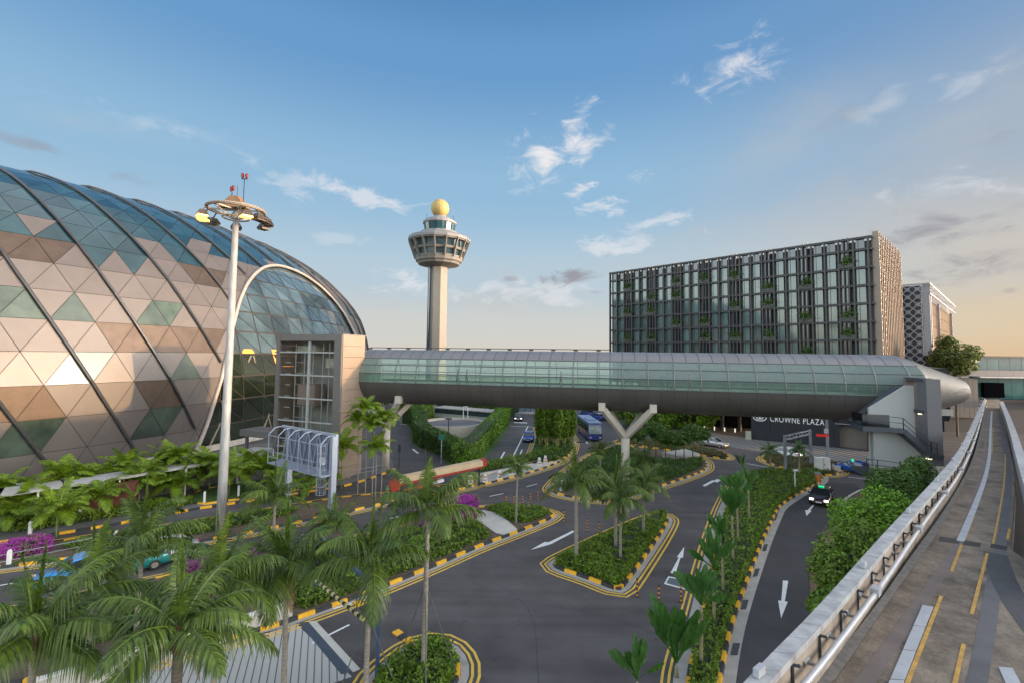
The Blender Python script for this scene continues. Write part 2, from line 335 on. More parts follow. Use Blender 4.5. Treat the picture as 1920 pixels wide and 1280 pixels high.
# ------------------------------------------------------------------ ground
def flat(name,pts,z,m,label=None):
    mb=MB(); mb.add([(p.x,p.y,z) for p in pts],[tuple(range(len(pts)))])
    o=mb.build(name,m); tag(o,label,kind='structure'); 
    if o.data.polygons[0].normal.z<0: o.data.flip_normals()
    return o
flat('ground',[Vector(p) for p in((-3000,-600,0),(3000,-600,0),(3000,5000,0),(-3000,5000,0))],0,mat('hazed_ground',(.17,.19,.14),.95,var=.3,scale=.02,col2=(.27,.27,.24)))  # distance haze is put into this lightened ground colour
flat('road',[Vector(p) for p in((-120,-10,0),(75,-10,0),(110,60,0),(120,220,0),(-60,220,0),(-120,90,0))],.004,asphalt)
PX=lambda l,z=0.:[P(x,y,z) for x,y in l]
kerbs=0
def island(px,kh=.2,apron=.55,lines=True,sm=2,fill=soil,closed=True,blocks=True):
    global kerbs
    pts=PX(px)
    if area2(pts)<0: pts=pts[::-1]
    pts=smooth_poly(pts,sm)
    mb=MB(); mb.prism([(p.x,p.y) for p in offset(pts,-.12)],.0,kh-.05); tag(mb.build('planting_bed',fill),kind='structure')
    ring=resample(pts,.95,True)[:-1]; n=len(ring)
    kb=MB(); a=offset(ring,.0); b=offset(ring,-.2)
    for i in range(n):
        j=(i+1)%n; kb.cur=i%2 if blocks else 0; k=.012
        A0=a[i].lerp(a[j],k);A1=a[i].lerp(a[j],1-k);B0=b[i].lerp(b[j],k);B1=b[i].lerp(b[j],1-k)
        lo=[(p.x,p.y,0) for p in(A0,A1,B1,B0)]; hi=[(p.x,p.y,kh) for p in(A0.lerp(B0,.18),A1.lerp(B1,.18),B1,B0)]
        kb.add(lo+hi,[(4,5,6,7),(0,1,5,4),(1,2,6,5),(2,3,7,6),(3,0,4,7)])
    tag(kb.build('kerb',[yellow,black] if blocks else [concrete_l,concrete_l]),kind='structure')
    if apron:
        ab=MB(); strip(ab,resample(pts,.7,True)[:-1],0.,apron,.012,True); tag(ab.build('road_gutter',concrete),kind='structure')
    if lines:
        lb=MB(); rr=resample(pts,.7,True)[:-1]
        strip(lb,rr,apron+.10,apron+.24,.014,True); strip(lb,rr,apron+.42,apron+.56,.014,True); tag(lb.build('road_marking',yline),kind='structure')
    return pts
def hedge(pts,h,dens,size,label,lm=None,name='hedge',inset=.35,base=.15,lump=.25,cat='hedge',group=None,kind=None,cap=26000,flower=None):
    "one planted mass: lumpy dark body under many leaves"
    lm=lm or leafA
    pts=[Vector((p.x,p.y,0)) for p in pts]
    if area2(pts)<0: pts=pts[::-1]
    poly=offset(pts,-inset)
    xs=[p.x for p in poly]; ys=[p.y for p in poly]
    x0,x1,y0,y1=min(xs),max(xs),min(ys),max(ys)
    A=abs(area2(poly))/2; n=int(min(cap,A*dens)); pl=[(p.x,p.y) for p in poly]
    pl_a=np.array(pl); nx,ny=np.roll(pl_a[:,0],-1),np.roll(pl_a[:,1],-1)
    def ins(X,Y):
        c=np.zeros(len(X),bool)
        for (ax,ay),(bx,by) in zip(pl,[pl[i-1] for i in range(len(pl))]):
            cond=((ay>Y)!=(by>Y))&(X<(bx-ax)*(Y-ay)/((by-ay) if abs(by-ay)>1e-9 else 1e-9)+ax); c^=cond
        return c
    ks=[(np.random.uniform(0,6.28),np.random.uniform(.8,5.5),np.random.uniform(0,6.28)) for _ in range(12)]
    def hgt(X,Y):
        return h+lump*.28*sum(np.sin((X*math.cos(a_)+Y*math.sin(a_))*f_+p_)/(f_**.5)*1.3 for a_,f_,p_ in ks)
    X=np.random.uniform(x0,x1,n*4); Y=np.random.uniform(y0,y1,n*4); k=ins(X,Y); X=X[k][:n]; Y=Y[k][:n]
    # distance to edge, for rounding
    D=np.full(len(X),1e9); 
    for ax,ay,bx,by in zip(pl_a[:,0],pl_a[:,1],nx,ny):
        dx,dy=bx-ax,by-ay; L=dx*dx+dy*dy+1e-12; t=np.clip(((X-ax)*dx+(Y-ay)*dy)/L,0,1); D=np.minimum(D,np.hypot(X-ax-t*dx,Y-ay-t*dy))
    rnd=np.clip(D/.45,0,1)**.5
    Z=base+(hgt(X,Y)-base)*(.35+.65*rnd)
    Z=Z-np.random.uniform(0,1,len(Z))**2.2*np.minimum(.45,h*.5)
    q=leaf_quads(np.stack([X,Y,Z],1),np.tile([0,0,.8],(len(X),1)),size)
    # side leaves
    per=resample([Vector((p.x,p.y,0)) for p in poly],.25,True); m=int(len(per)*h*dens*.16)+10
    idx=np.random.randint(0,len(per)-1,m); pr=np.array([(p.x,p.y) for p in per]); zz=base+np.random.uniform(0,1,m)*(h-base)*.9
    pos=np.stack([pr[idx,0]+np.random.normal(0,.09,m),pr[idx,1]+np.random.normal(0,.09,m),zz],1)
    q2=leaf_quads(pos,np.random.normal(0,1,(m,3)),size)
    mi=None; mats=[lm]
    Q=np.concatenate([q,q2])
    if flower is not None:
        mats=[lm,magenta]; cent=Q.reshape(-1,4,3).mean(1); fz=np.sin(cent[:,0]*1.3+cent[:,1]*.9)+np.random.normal(0,.5,len(cent)); mi=(fz>flower).astype(int)
    root=thing(name,label,cat,(float(np.mean(xs)),float(np.mean(ys)),0),group=group)
    if kind: root['kind']=kind
    off=np.array([float(np.mean(xs)),float(np.mean(ys)),0])
    build_quads('leaves',Q-off,mats,root,mi)
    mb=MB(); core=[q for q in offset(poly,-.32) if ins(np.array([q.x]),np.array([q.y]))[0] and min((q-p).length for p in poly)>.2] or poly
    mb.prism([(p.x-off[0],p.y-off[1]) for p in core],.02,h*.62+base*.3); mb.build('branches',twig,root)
    return root
# islands -----------------------------------------------------------
I1=island([(1036,1052),(1232,962),(1252,966),(1256,980),(1172,1102),(1160,1108),(1144,1103),(1098,1084),(1034,1064)],apron=.35)
hedge(I1,.75,230,.2,'clipped green hedge filling the triangular island in the middle of the junction')
I2=island([(1046,968),(1030,958),(984,951),(905,950),(840,962),(772,988),(620,1018),(474,1048),(300,1084),(60,1138),(-200,1190),(-260,1330),(0,1292),(61,1279),(154,1275),(251,1249),(352,1219),(445,1195),(517,1176),(592,1150),(664,1124),(743,1093),(826,1058),(900,1025),(973,998)],sm=1,apron=.3)
sq=smooth_poly(PX([(1038,966),(1024,960),(984,954),(925,953),(908,957),(975,990)]),1)
hedge(sq,.7,190,.2,'square green hedge at the tip of the long island behind the concrete path',inset=.25)
path=PX([(905,958),(935,964),(972,996),(948,1006),(930,1002),(880,966)])
flat('footpath',path,.16,concrete_l)
hd=smooth_poly(PX([(878,966),(925,1002),(934,1012),(900,1025),(826,1058),(743,1093),(664,1124),(592,1150),(560,1160),(420,1130),(300,1120),(474,1054),(620,1026),(772,996)]),1)
hedge(hd,.85,120,.22,'long green hedge beside the double yellow lines, left of the junction',inset=.7)
fl=smooth_poly(PX([(756,994),(884,956),(903,966),(872,992),(800,1008)]),1)
hedge(fl,1.9,420,.13,'magenta bougainvillea in full bloom at the kerb of the main road',name='bougainvillea',flower=-.9,inset=.1,cat='flowering shrub')
fl2=smooth_poly(PX([(330,1070),(470,1050),(560,1034),(570,1040),(470,1062),(340,1084)]),1)
hedge(fl2,.8,260,.14,'sparse pink bougainvillea under the palms next to the white post',name='bougainvillea',flower=.2,inset=.1,cat='flowering shrub')
hl=smooth_poly(PX([(-60,1175),(300,1095),(420,1130),(330,1178),(100,1235),(-60,1270)]),1)
hedge(hl,.8,110,.24,'dark shrubs under the foreground palms, left corner',lm=leafF)
I3=island([(690,1300),(700,1275),(730,1245),(765,1218),(800,1204),(838,1208),(862,1234),(866,1262),(852,1295),(800,1350),(700,1360)],apron=.4)
hedge(I3,.8,260,.19,'rounded green hedge island around the bottom palm trunks')
I4=island([(1030,914),(1034,922),(1052,929),(1091,936),(1138,941),(1174,934),(1228,915),(1271,902),(1320,884),(1328,874),(1322,860),(1296,852),(1230,842),(1190,838),(1150,838),(1110,850),(1060,884)],apron=.35)
h4=smooth_poly(PX([(1062,916),(1095,932),(1138,937),(1174,930),(1228,911),(1271,898),(1316,880),(1322,870),(1314,861),(1240,872),(1200,866),(1190,842),(1150,842),(1112,856),(1078,880)]),1)
hedge(h4,.8,90,.25,'dark green hedge island wrapped around the right Y column',lm=leafF)
pad=PX([(1241,858),(1284,851),(1312,860),(1285,868)]); mbp=MB(); mbp.prism([(p.x,p.y) for p in pad],.1,.85); tag(mbp.build('concrete_plinth',concrete_l),'flat beige concrete plinth among the hedge under the young trees','plinth')
I5=island([(1150,830),(1200,836),(1289,849),(1345,859),(1368,861),(1366,854),(1352,847),(1300,836),(1230,826),(1170,822)],apron=.2,sm=1)
leafG=mat('brown_groundcover',(.15,.12,.04),.8,var=.4,scale=1,island=.4,translu=.2)
hedge(I5,.5,60,.22,'brownish ground cover on the pointed island before the hotel drive',lm=leafG,cat='ground cover')
I6=island([(1396,895),(1414,887),(1475,884),(1535,884),(1545,893),(1541,904),(1517,916),(1488,933),(1462,950),(1450,975),(1434,1010),(1416,1057),(1391,1125),(1373,1183),(1357,1258),(1350,1310),(1285,1330),(1286,1260),(1303,1198),(1318,1130),(1330,1065),(1345,1000),(1362,945),(1378,915)],apron=.55,sm=1,lines=False)
lb=MB(); rr=resample(smooth_poly(PX([(1392,893),(1378,915),(1362,945),(1345,1000),(1330,1065),(1318,1130),(1303,1198),(1286,1260),(1285,1330)]),1,False),.7)
sg_=-1 if offset(rr,1.,False)[5].x>rr[5].x else 1
strip(lb,rr,sg_*.68,sg_*.80,.014); strip(lb,rr,sg_*.98,sg_*1.10,.014); tag(lb.build('road_marking',yline),kind='structure')
hedge(I6,.75,150,.22,'long green hedge island between the taxi lane and the junction, with banana-like palms',cap=30000)
I7=island([(1424,861),(1447,871),(1475,880),(1509,886),(1548,892),(1567,891),(1582,884),(1578,872),(1540,862),(1490,856),(1440,852)],apron=.2,sm=1)
hedge(I7,.5,70,.2,'low dry shrubs on the island with the white cabinet',lm=leafG,cat='ground cover')
I9=island([(990,866),(1000,842),(1006,815),(1010,790),(1050,786),(1066,806),(1079,828),(1074,848),(1056,862),(1020,870)],apron=.25,sm=1)
hedge(I9,.9,55,.3,'dark hedge at the foot of the tall leafy clump, beside the slip road',lm=leafF)
# verges ------------------------------------------------------------
K2=[(-160,1040),(0,1018),(150,995),(225,982),(377,953),(460,941),(560,925),(647,911),(690,899),(740,880)]
v1=PX(K2)+PX([(735,860),(640,830),(500,830),(300,850),(0,900),(-300,930)])
flat('pavement',v1,.008,mat('walkway_paving',(.13,.125,.125),.8,var=.15,scale=1.5))
gr=island([(352,950),(480,932),(560,918),(632,906),(600,893),(520,900),(440,905),(350,925)],lines=False,apron=0,sm=1,fill=grass,kh=.16)
kb=MB(); k2=resample(PX(K2),.95)
a=offset(k2,.1,False); b=offset(k2,-.1,False)
for i in range(len(k2)-1):
    kb.cur=i%2; kb.add([(p.x,p.y,z) for z in(0,.2) for p in(a[i],a[i+1],b[i+1],b[i])],[(4,5,6,7),(0,1,5,4),(1,2,6,5),(2,3,7,6),(3,0,4,7)])
tag(kb.build('kerb',[yellow,black]),kind='structure')
VL=island([(-150,1085),(0,1066),(150,1047),(280,1033),(400,1012),(480,998),(570,978),(664,958),(718,945),(800,930),(895,912),(890,905),(820,912),(730,925),(647,932),(560,946),(480,960),(400,972),(330,984),(200,1002),(60,1024),(-150,1050)],sm=1,apron=.3)
hedge(smooth_poly(PX([(0,1036),(90,1022),(100,1034),(60,1046),(0,1056)]),1),1.1,300,.14,'magenta bougainvillea behind the left railing, with white posts',name='bougainvillea',flower=-1.1,inset=.05,cat='flowering shrub')
hedge(smooth_poly(PX([(0,1004),(120,986),(240,966),(360,948),(356,940),(240,954),(120,972),(0,990)]),1),.9,130,.22,'bright low shrubs along the walkway kerb, below the white canopy',lm=leafC,inset=.1)
hedge(smooth_poly(PX([(110,1022),(330,988),(420,972),(560,950),(560,966),(400,1002),(250,1026),(120,1042)]),1),.6,110,.2,'green shrubs on the verge under the light mast',lm=leafA)
# sidewalk strip between main road and slip road
sw=island([(897,911),(947,899),(1000,885),(1038,872),(1062,860),(1050,857),(1000,870),(940,884),(893,896)],sm=1,apron=.3,fill=concrete_l)
hedge(PX([(898,888),(940,878),(1000,866),(1050,853),(1046,848),(1000,858),(940,868),(896,878)]),1.0,80,.22,'low hedge behind the red and white barrier posts',lm=leafA,inset=.1)
mb=MB(); mb.bar(P(896,886,1.0)+Vector((0,-.8,0)),P(1000,867,1.0)+Vector((0,-.8,0)),.25,.2); 
wallo=thing('low_wall','thin white coping wall along the hedge by the sidewalk','wall',P(900,892)); wallo.location=(0,0,0)
mb.build('coping',concrete_l,wallo)
# hotel forecourt
fore=PX([(1290,803),(1340,811),(1409,822),(1563,838),(1640,848),(1640,868),(1540,861),(1420,845),(1340,833),(1270,822)])
pav=mat('striped_paving',(.17,.165,.16),.7,var=.1)
t=pav.node_tree; wv=t.nodes.new('ShaderNodeTexWave'); wv.inputs['Scale'].default_value=.42; wv.bands_direction='X'; tcx=t.nodes.new('ShaderNodeTexCoord'); mp=t.nodes.new('ShaderNodeMapping'); mp.inputs['Rotation'].default_value=(0,0,1.0); t.links.new(tcx.outputs['Object'],mp.inputs[0]); t.links.new(mp.outputs[0],wv.inputs[0])
rp=t.nodes.new('ShaderNodeMapRange'); rp.inputs[1].default_value=.45; rp.inputs[2].default_value=.55; t.links.new(wv.outputs[1],rp.inputs[0])
t.links.new(mixc(t,rp.outputs[0],(.09,.09,.095),(.27,.25,.23)),t.nodes['Principled BSDF'].inputs['Base Color'])
flat('forecourt',fore,.02,pav)
# right verge
flat('verge',PX([(1578,947),(1590,935),(1618,919),(1700,905),(1800,880),(1920,880)])+[Vector((60,10,0)),Vector((20,8,0))]+PX([(1530,1180),(1518,1120),(1520,1040)]),.03,mat('brown_soil',(.16,.11,.07),.9,var=.35,scale=1.5))
kb=MB(); kk=resample(smooth_poly(PX([(1570,955),(1590,935),(1618,919),(1660,908)]),1,False),.9); strip(kb,kk,-.3,.0,.15); strip(kb,kk,-.3,-.28,.15); tag(kb.build('kerb',concrete_l),kind='structure')
# taxi-lane asphalt
flat('slip_lane',PX([(1545,905),(1600,905),(1618,919),(1590,935),(1560,965),(1530,1010),(1520,1100),(1535,1200)])+[Vector((14,9,0)),Vector((6,9,0))]+PX([(1365,1280),(1380,1200),(1400,1120),(1425,1060),(1442,1012),(1458,972),(1475,952),(1500,936),(1525,918)]),.0075,asphalt_new)
# striped slab bottom left
slab=mat('grooved_concrete',(.42,.41,.40),.75,var=.1,scale=2)
t=slab.node_tree; wv=t.nodes.new('ShaderNodeTexWave'); wv.inputs['Scale'].default_value=.95; wv.bands_direction='X'; tcx=t.nodes.new('ShaderNodeTexCoord'); mp=t.nodes.new('ShaderNodeMapping'); mp.inputs['Rotation'].default_value=(0,0,-.38); t.links.new(tcx.outputs['Object'],mp.inputs[0]); t.links.new(mp.outputs[0],wv.inputs[0])
rp=t.nodes.new('ShaderNodeMapRange'); rp.inputs[1].default_value=.03; rp.inputs[2].default_value=.10; t.links.new(wv.outputs[1],rp.inputs[0])
t.links.new(mixc(t,rp.outputs[0],(.10,.10,.10),(.44,.43,.42)),t.nodes['Principled BSDF'].inputs['Base Color'])
s0=P(556,1169); s1=P(660,1268); dn=(P(250,1250)-s0).normalized()
flat('entrance_slab',[s0,s1,s1+dn*16,s0+dn*16],.012,slab)
flat('drain_grate',PX([(560,1167),(578,1165),(662,1258),(640,1264)]),.018,mat('grate_blue_grey',(.09,.11,.14),.5,.5,var=.3,scale=9))
flat('slab_edge',PX([(578,1165),(592,1163),(676,1254),(662,1260)]),.019,concrete_l)
# markings
mk=MB()
def poly(pts,z=.014,m=None): mk.add([tuple(P(x,y,z)) for x,y in pts],[tuple(range(len(pts)))])
poly([(1283,1024),(1280.5,1044.6),(1276,1044.5),(1266.5,1074),(1257,1073),(1273,1044),(1269,1043.5)])
poly([(994.5,1030),(1021,1015),(1029,1015.5),(1074,993.5),(1077,996),(1036,1017.5),(1033,1019)])
poly([(1464.6,1158),(1459,1124.5),(1465,1125),(1468,1087),(1478,1087.7),(1471.5,1126),(1477,1127)],.02)
poly([(1512,966),(1509.5,955),(1514,955.5),(1524,945),(1527,946),(1519,956),(1522,956.5)],.02)
poly([(1317,909),(1335,899.5),(1341,899.5),(1343,897),(1352,899),(1344,904),(1343,902),(1337,903),(1322,911)])
def dash(a,b,w=.14):
    a=P(*a,.014);b=P(*b,.014); strip(mk,[a,b],-w/2,w/2,.014)
for a_,b_ in(((987,911.6),(1007,906)),((918,929.6),(944,924)),((424,1030),(470,1022)),((-10,1098),(50,1088)),((730,971),(748,967.5)),((560,1003),(600,995)),((1072,870),(1088,860)),((1099,866.7),(1106,861)),((1113,866),(1122,860)),((625,1180-40),(660,1130)),((1034,838),(1039,832)),((975,1177),(975.1,1177.1))): dash(a_,b_)
dash((960,859),(990,798),.2); dash((957,798),(1003,800),.25); dash((935,866),(946,846),.25); dash((975,852),(979,842),.2)
dash((585,1205),(655,1180-10)); dash((750,794),(772,796),.3); dash((774,841),(784,849),.35); dash((1518,888),(1400,868),.18); dash((1590,893),(1640,899),.2)
mk2=mk.build('road_marking',wline); tag(mk2,kind='structure')
fm=MB()
def letters(x0,y0,x1,y1,n):
    for i in range(n):
        t0=i/n; fm.box(P(x0+(x1-x0)*t0,y0+(y1-y0)*t0,.012),(.55,1.3,.004)) 
letters(966,791,990,792,6); letters(1080,828,1102,829,7)
tag(fm.build('road_marking',wline),kind='structure')
flat('manhole_frame',PX([(1245,1094),(1253,1079.5),(1291,1087),(1286,1105)]),.013,wline); flat('manhole_cover',PX([(1249,1092.5),(1255,1082),(1287,1088.5),(1283,1102)]),.017,mat('cover',(.14,.17,.18),.6,.3,var=.2,scale=6))
#@@PART2
for q in ([(1452,961),(1459,960),(1455,975),(1448,976)],[(1432,1020),(1440,1019),(1437,1032),(1429,1033)],[(1416,1066),(1425,1065),(1420,1080),(1411,1081)],[(1393,1124),(1404,1124),(1399,1142),(1388,1142)],[(1374,1205),(1388,1205),(1383,1228),(1369,1228)]): flat('drain_grate',PX(q),.018,mat('grate_dark',(.07,.075,.08),.6,.3,var=.3,scale=8) if 'grate_dark' not in bpy.data.materials else bpy.data.materials['grate_dark'])
jm=MB()
for l in ([(700,1130),(900,1110),(1120,1150),(1240,1190)],[(1030,945),(1180,985),(1340,940)],[(840,1060),(1000,1120),(1010,1280)]):
    strip(jm,resample(smooth_poly(PX(l),2,False),.8),-.018,.018,.0058)
tag(jm.build('road_joint',mat('joint_bitumen',(.03,.03,.032),.7,var=.3)),kind='structure')
# ================================================================== glass dome
clad=mat('champagne_panel',(.140,.127,.124),.5,.5,var=.06,scale=.5,island=.05,bump=.05,bscale=3)
cladb=mat('perforated_bronze_panel',(.105,.08,.065),.45,.6,var=.15,scale=.8,island=.06)
domeglass=mat('dome_glass',(.012,.034,.042),.07,0.,var=.35,scale=.3,spec=.8,island=.35,coat=.35)
domeglass_g=mat('dome_window_glass',(.045,.065,.05),.22,0.,var=.4,scale=.4,spec=.8,island=.3,coat=.1)
ribm=mat('rib_dark_steel',(.075,.075,.08),.4,.5,var=.15)
joint=mat('joint_black',(.03,.025,.022),.8,var=0)
dome=thing('glass_dome_building','huge dome with bronze and glass triangle panels and dark curved ribs, filling the left side','dome')
DN=160; DF=2*math.pi/DN; Df0=-1.10566; Dc=(-144.537,147.488); DA,DB,Dpsi=94.0067,144.808,.454875
Drho=[.988,.994,.997,.992,.984,.975,.963,.944,.92,.894,.869,.844,.823,.808,.801,.785,.75]; Dz=[3.7,7.42,11.06,14.66,18.17,21.55,24.83,28.01,30.97,33.62,35.98,37.9,39.28,40.1,40.45,40.6,40.5]
def Dpt(p,t,off=0.):
    if t<0: rho=Drho[0]+.004*t; z=Dz[0]+t*3.7
    else:
        k=min(int(t),len(Drho)-2); f=t-k; rho=Drho[k]*(1-f)+Drho[k+1]*f; z=Dz[k]*(1-f)+Dz[k+1]*f
    ph=Df0+DF*p; a=DA*rho*math.cos(ph); b=DB*rho*math.sin(ph); c,s=math.cos(Dpsi),math.sin(Dpsi)
    v=Vector((Dc[0]+a*c-b*s,Dc[1]+a*s+b*c,z))
    if off: v+=Dnrm(p,t)*off
    return v
def Dnrm(p,t):
    e=.05; a=Dpt(p+e,t)-Dpt(p-e,t); b=Dpt(p,min(15.9,t+.4))-Dpt(p,max(-1,t-.4))
    n=a.cross(b).normalized(); return n
ARCH=[(3.98,-1.0),(4.1,-.75),(4.35,.05),(4.55,1.2),(4.8,2.35),(5.1,3.5),(5.45,4.75),(5.95,5.95),(6.75,7.0),(7.85,7.95),(9.1,8.62),(10.4,8.9),(12.0,8.82),(13.25,8.2),(14.2,7.1),(15.2,5.5),(16.5,3.7),(17.3,1.9),(17.6,-1.0)]
def clip(poly,a,b,keep_left):
    out=[]
    def sd_(p): return (b[0]-a[0])*(p[1]-a[1])-(b[1]-a[1])*(p[0]-a[0])
    for i in range(len(poly)):
        p,q=poly[i],poly[(i+1)%len(poly)]; sp_,sq_=sd_(p),sd_(q)
        if not keep_left: sp_,sq_=-sp_,-sq_
        if sp_>=0: out.append(p)
        if (sp_>0)!=(sq_>0) and abs(sp_-sq_)>1e-12:
            f=sp_/(sp_-sq_); out.append((p[0]+(q[0]-p[0])*f,p[1]+(q[1]-p[1])*f))
    return out
def hull(p):
    p=sorted(set(p)); 
    def half(p):
        h=[]
        for q in p:
            while len(h)>1 and (h[-1][0]-h[-2][0])*(q[1]-h[-2][1])-(h[-1][1]-h[-2][1])*(q[0]-h[-2][0])<=0: h.pop()
            h.append(q)
        return h
    a=half(p);b=half(p[::-1]); return a[:-1]+b[:-1]
AH=hull(ARCH)
def outside_arch(tri):
    "pieces of the triangle outside the arch"
    res=[];rem=tri
    for i in range(len(AH)):
        a,b=AH[i],AH[(i+1)%len(AH)]
        o=clip(rem,a,b,False)
        if len(o)>2 and abs(ar(o))>1e-4: res.append(o)
        rem=clip(rem,a,b,True)
        if len(rem)<3: break
    return res
def inside_arch(tri):
    rem=tri
    for i in range(len(AH)):
        rem=clip(rem,AH[i],AH[(i+1)%len(AH)],True)
        if len(rem)<3: return None
    return rem if abs(ar(rem))>1e-4 else None
def ar(p): return sum(p[i][0]*p[(i+1)%len(p)][1]-p[(i+1)%len(p)][0]*p[i][1] for i in range(len(p)))/2
GL={(1,4,'d'),(1,4,'u'),(2,4,'u'),(4,4,'u'),(5,4,'d'),(1,2,'u'),(2,2,'d'),(4,2,'u'),(-1,0,'u'),(0,0,'d'),(2,0,'u'),(3,0,'d'),(4,6,'d'),(5,6,'d'),(2,7,'u'),(3,7,'u'),(4,7,'d'),(4,7,'u'),(5,7,'d'),(5,7,'u'),(7,7,'d'),(7,7,'u'),(1,7,'u'),(2,7,'d')}
PK={(3,7,'d'),(6,7,'d'),(6,7,'u'),(8,8,'u'),(8,7,'d'),(8,7,'u'),(9,8,'d')}
BR={(2,6,'d'),(2,6,'u'),(3,6,'d'),(1,6,'u'),(7,6,'d'),(7,6,'u'),(8,6,'d'),(3,3,'d'),(3,3,'u'),(4,3,'d'),(4,3,'u'),(5,3,'d'),(5,3,'u'),(6,3,'d'),(0,1,'d'),(0,1,'u'),(-1,1,'u'),(3,1,'d'),(3,1,'u')}
mC,mB_,mG,mW,mJ=MB(),MB(),MB(),MB(),MB()
rnd=random.Random(3)
for k in range(-1,16):
    for i0 in range(DN):
        for ty in 'ud':
            i=i0-8 if True else i0
            # index i along the "\" diagonals, p = i - k/2
            j=i+int(math.floor((k)/2)) ; i=j
            if ty=='u': tri=[(i-.5*k,k),(i+1-.5*k,k),(i+.5-.5*k,k+1)]
            else: tri=[(i-.5*k-.5,k+1),(i-.5*k,k),(i-.5*k+.5,k+1)]
            cx=sum(q[0] for q in tri)/3; cy=sum(q[1] for q in tri)/3
            key=(i,k,ty)
            far=cx>13 or cx<-6
            if key in PK: M_=mC
            elif key in BR: M_=mB_
            elif key in GL: M_=mW if k<6 else mG
            elif k>=8 or (k==7 and cx<.3): 
                M_=mG if not(cx>8.5 and k<9) else mC
            elif far and k<7 and rnd.random()<.12: M_=mG
            else: M_=mC
            if cx>12 and cx<22 and k>=9 and rnd.random()<.35: M_=mC
            s=.985
            tr=[(cx+(q[0]-cx)*.974,cy+(q[1]-cy)*.974) for q in tri]
            pcs=[tr] if not(3<cx<19 and cy<10) else outside_arch(tr)
            for pc in pcs:
                vs=[Dpt(*q) for q in pc]; M_.add(vs,[tuple(range(len(vs)))])
            pcs=[tri] if not(3<cx<19 and cy<10) else outside_arch(tri)
            for pc in pcs:
                vs=[Dpt(q[0],q[1],-.12) for q in pc]; mJ.add(vs,[tuple(range(len(vs)))])
mC.build('metal_panels',clad,dome); mB_.build('bronze_panels',cladb,dome); mG.build('roof_glass',domeglass,dome); mW.build('window_panes',domeglass_g,dome)
mtop=MB(); mtop.add([Dpt(p,15.9) for p in range(DN)],[tuple(range(DN))]); mtop.build('roof_centre',domeglass,dome)
mJ.build('panel_joints',joint,dome)
# ribs
for i in range(-12,44,2):
    path=[];segs=[]
    for q in range(0,34):
        t=-.9+q*.5; p=i-.5*t
        if t>15.5: break
        ins=True
        for a_,b_ in zip(AH,AH[1:]+AH[:1]):
            if (b_[0]-a_[0])*(t-a_[1])-(b_[1]-a_[1])*(p-a_[0])<0: ins=False;break
        if ins: 
            if len(path)>1: segs.append(path)
            path=[]
        else: path.append(Dpt(p,t,.22))
    if len(path)>1: segs.append(path)
    if not segs: continue
    rb=MB()
    for sg in segs: rb.tube(sg,.17,6)
    rb.build('rib',ribm,dome)
# arch: frame and glass
am=MB(); ap=[]
Q=[Vector((a_,b_,0)) for a_,b_ in ARCH]; Q=smooth_poly(Q,2,False)
am.tube([Dpt(q.x,q.y,.12) for q in Q],.30,8); am.build('arch_frame',mat('arch_cream',(.36,.31,.28),.5,.1,var=.08),dome,True)
ga=MB(); gf=MB(); gl2=MB()
for k in range(-1,10):
    for i in range(3,19):
        for ty in 'ud':
            if ty=='u': tri=[(i,k),(i+1,k),(i,k+1)]
            else: tri=[(i+1,k),(i+1,k+1),(i,k+1)]
            sk=lambda q:(q[0]-.12*q[1],q[1])
            tri=[sk(q) for q in tri]
            cx=sum(q[0] for q in tri)/3; cy=sum(q[1] for q in tri)/3
            tr=inside_arch([(cx+(q[0]-cx)*.92,cy+(q[1]-cy)*.90) for q in tri])
            if tr: (ga if k>2 else gl2).add([Dpt(q[0],q[1],-.42) for q in tr],[tuple(range(len(tr)))])
            tr=inside_arch(tri)
            if tr: gf.add([Dpt(q[0],q[1],-.5) for q in tr],[tuple(range(len(tr)))])
archglass=mat('arch_glass',(.055,.085,.10),.08,0,var=.4,scale=.15,spec=.6,island=.3,coat=.15)
ga.build('arch_glass',archglass,dome); gl2.build('entrance_glass',mat('entrance_glass',(.012,.018,.012),.05,0,var=.5,scale=.2,spec=.8,island=.3,coat=.3),dome); gf.build('arch_glass_frame',joint,dome)
bb=MB()
for p0,t0,p1,t1 in ((4.6,-.9,6.1,2.9),(6.9,-.9,8.4,2.9),(7.6,-.9,6.2,2.9),(5.5,-.9,4.9,1.0),(9.2,-.9,10.7,2.9),(9.9,-.9,8.5,2.9)):
    bb.tube([Dpt(p0,t0,-.3),Dpt(p1,t1,-.3)],.16,6)
bb.each('entrance_strut',mat('strut_beige',(.20,.17,.13),.6,.2),dome)
# plinth of the dome
pl=MB()
for q in range(-4,26):
    for a0_ in(0,):
        u0,u1=Dpt(q,-.95,.25),Dpt(q+1,-.95,.25); pl.add([u0,u1,u1+Vector((0,0,.9)),u0+Vector((0,0,.9))],[(0,1,2,3)])
pl.build('plinth',concrete,dome)
# lit restaurant glow behind the arch glass
gm=MB(); c0_=Dpt(6.6,3.0,-.36); c1_=Dpt(8.2,3.0,-.36)
gm.add([Dpt(7.5,2.1,-.38),Dpt(8.4,2.1,-.38),Dpt(8.9,3.2,-.38),Dpt(7.2,3.2,-.38)],[(0,1,2,3)]); gm.add([Dpt(5.7,3.0,-.38),Dpt(6.3,3.0,-.38),Dpt(6.2,3.2,-.38),Dpt(5.8,3.2,-.38)],[(0,1,2,3)])
gm.build('lit_interior',mat('warm_lamp_light',(.8,.3,.05),.6,emit=(1,.38,.07),estr=.10,var=.3),dome)
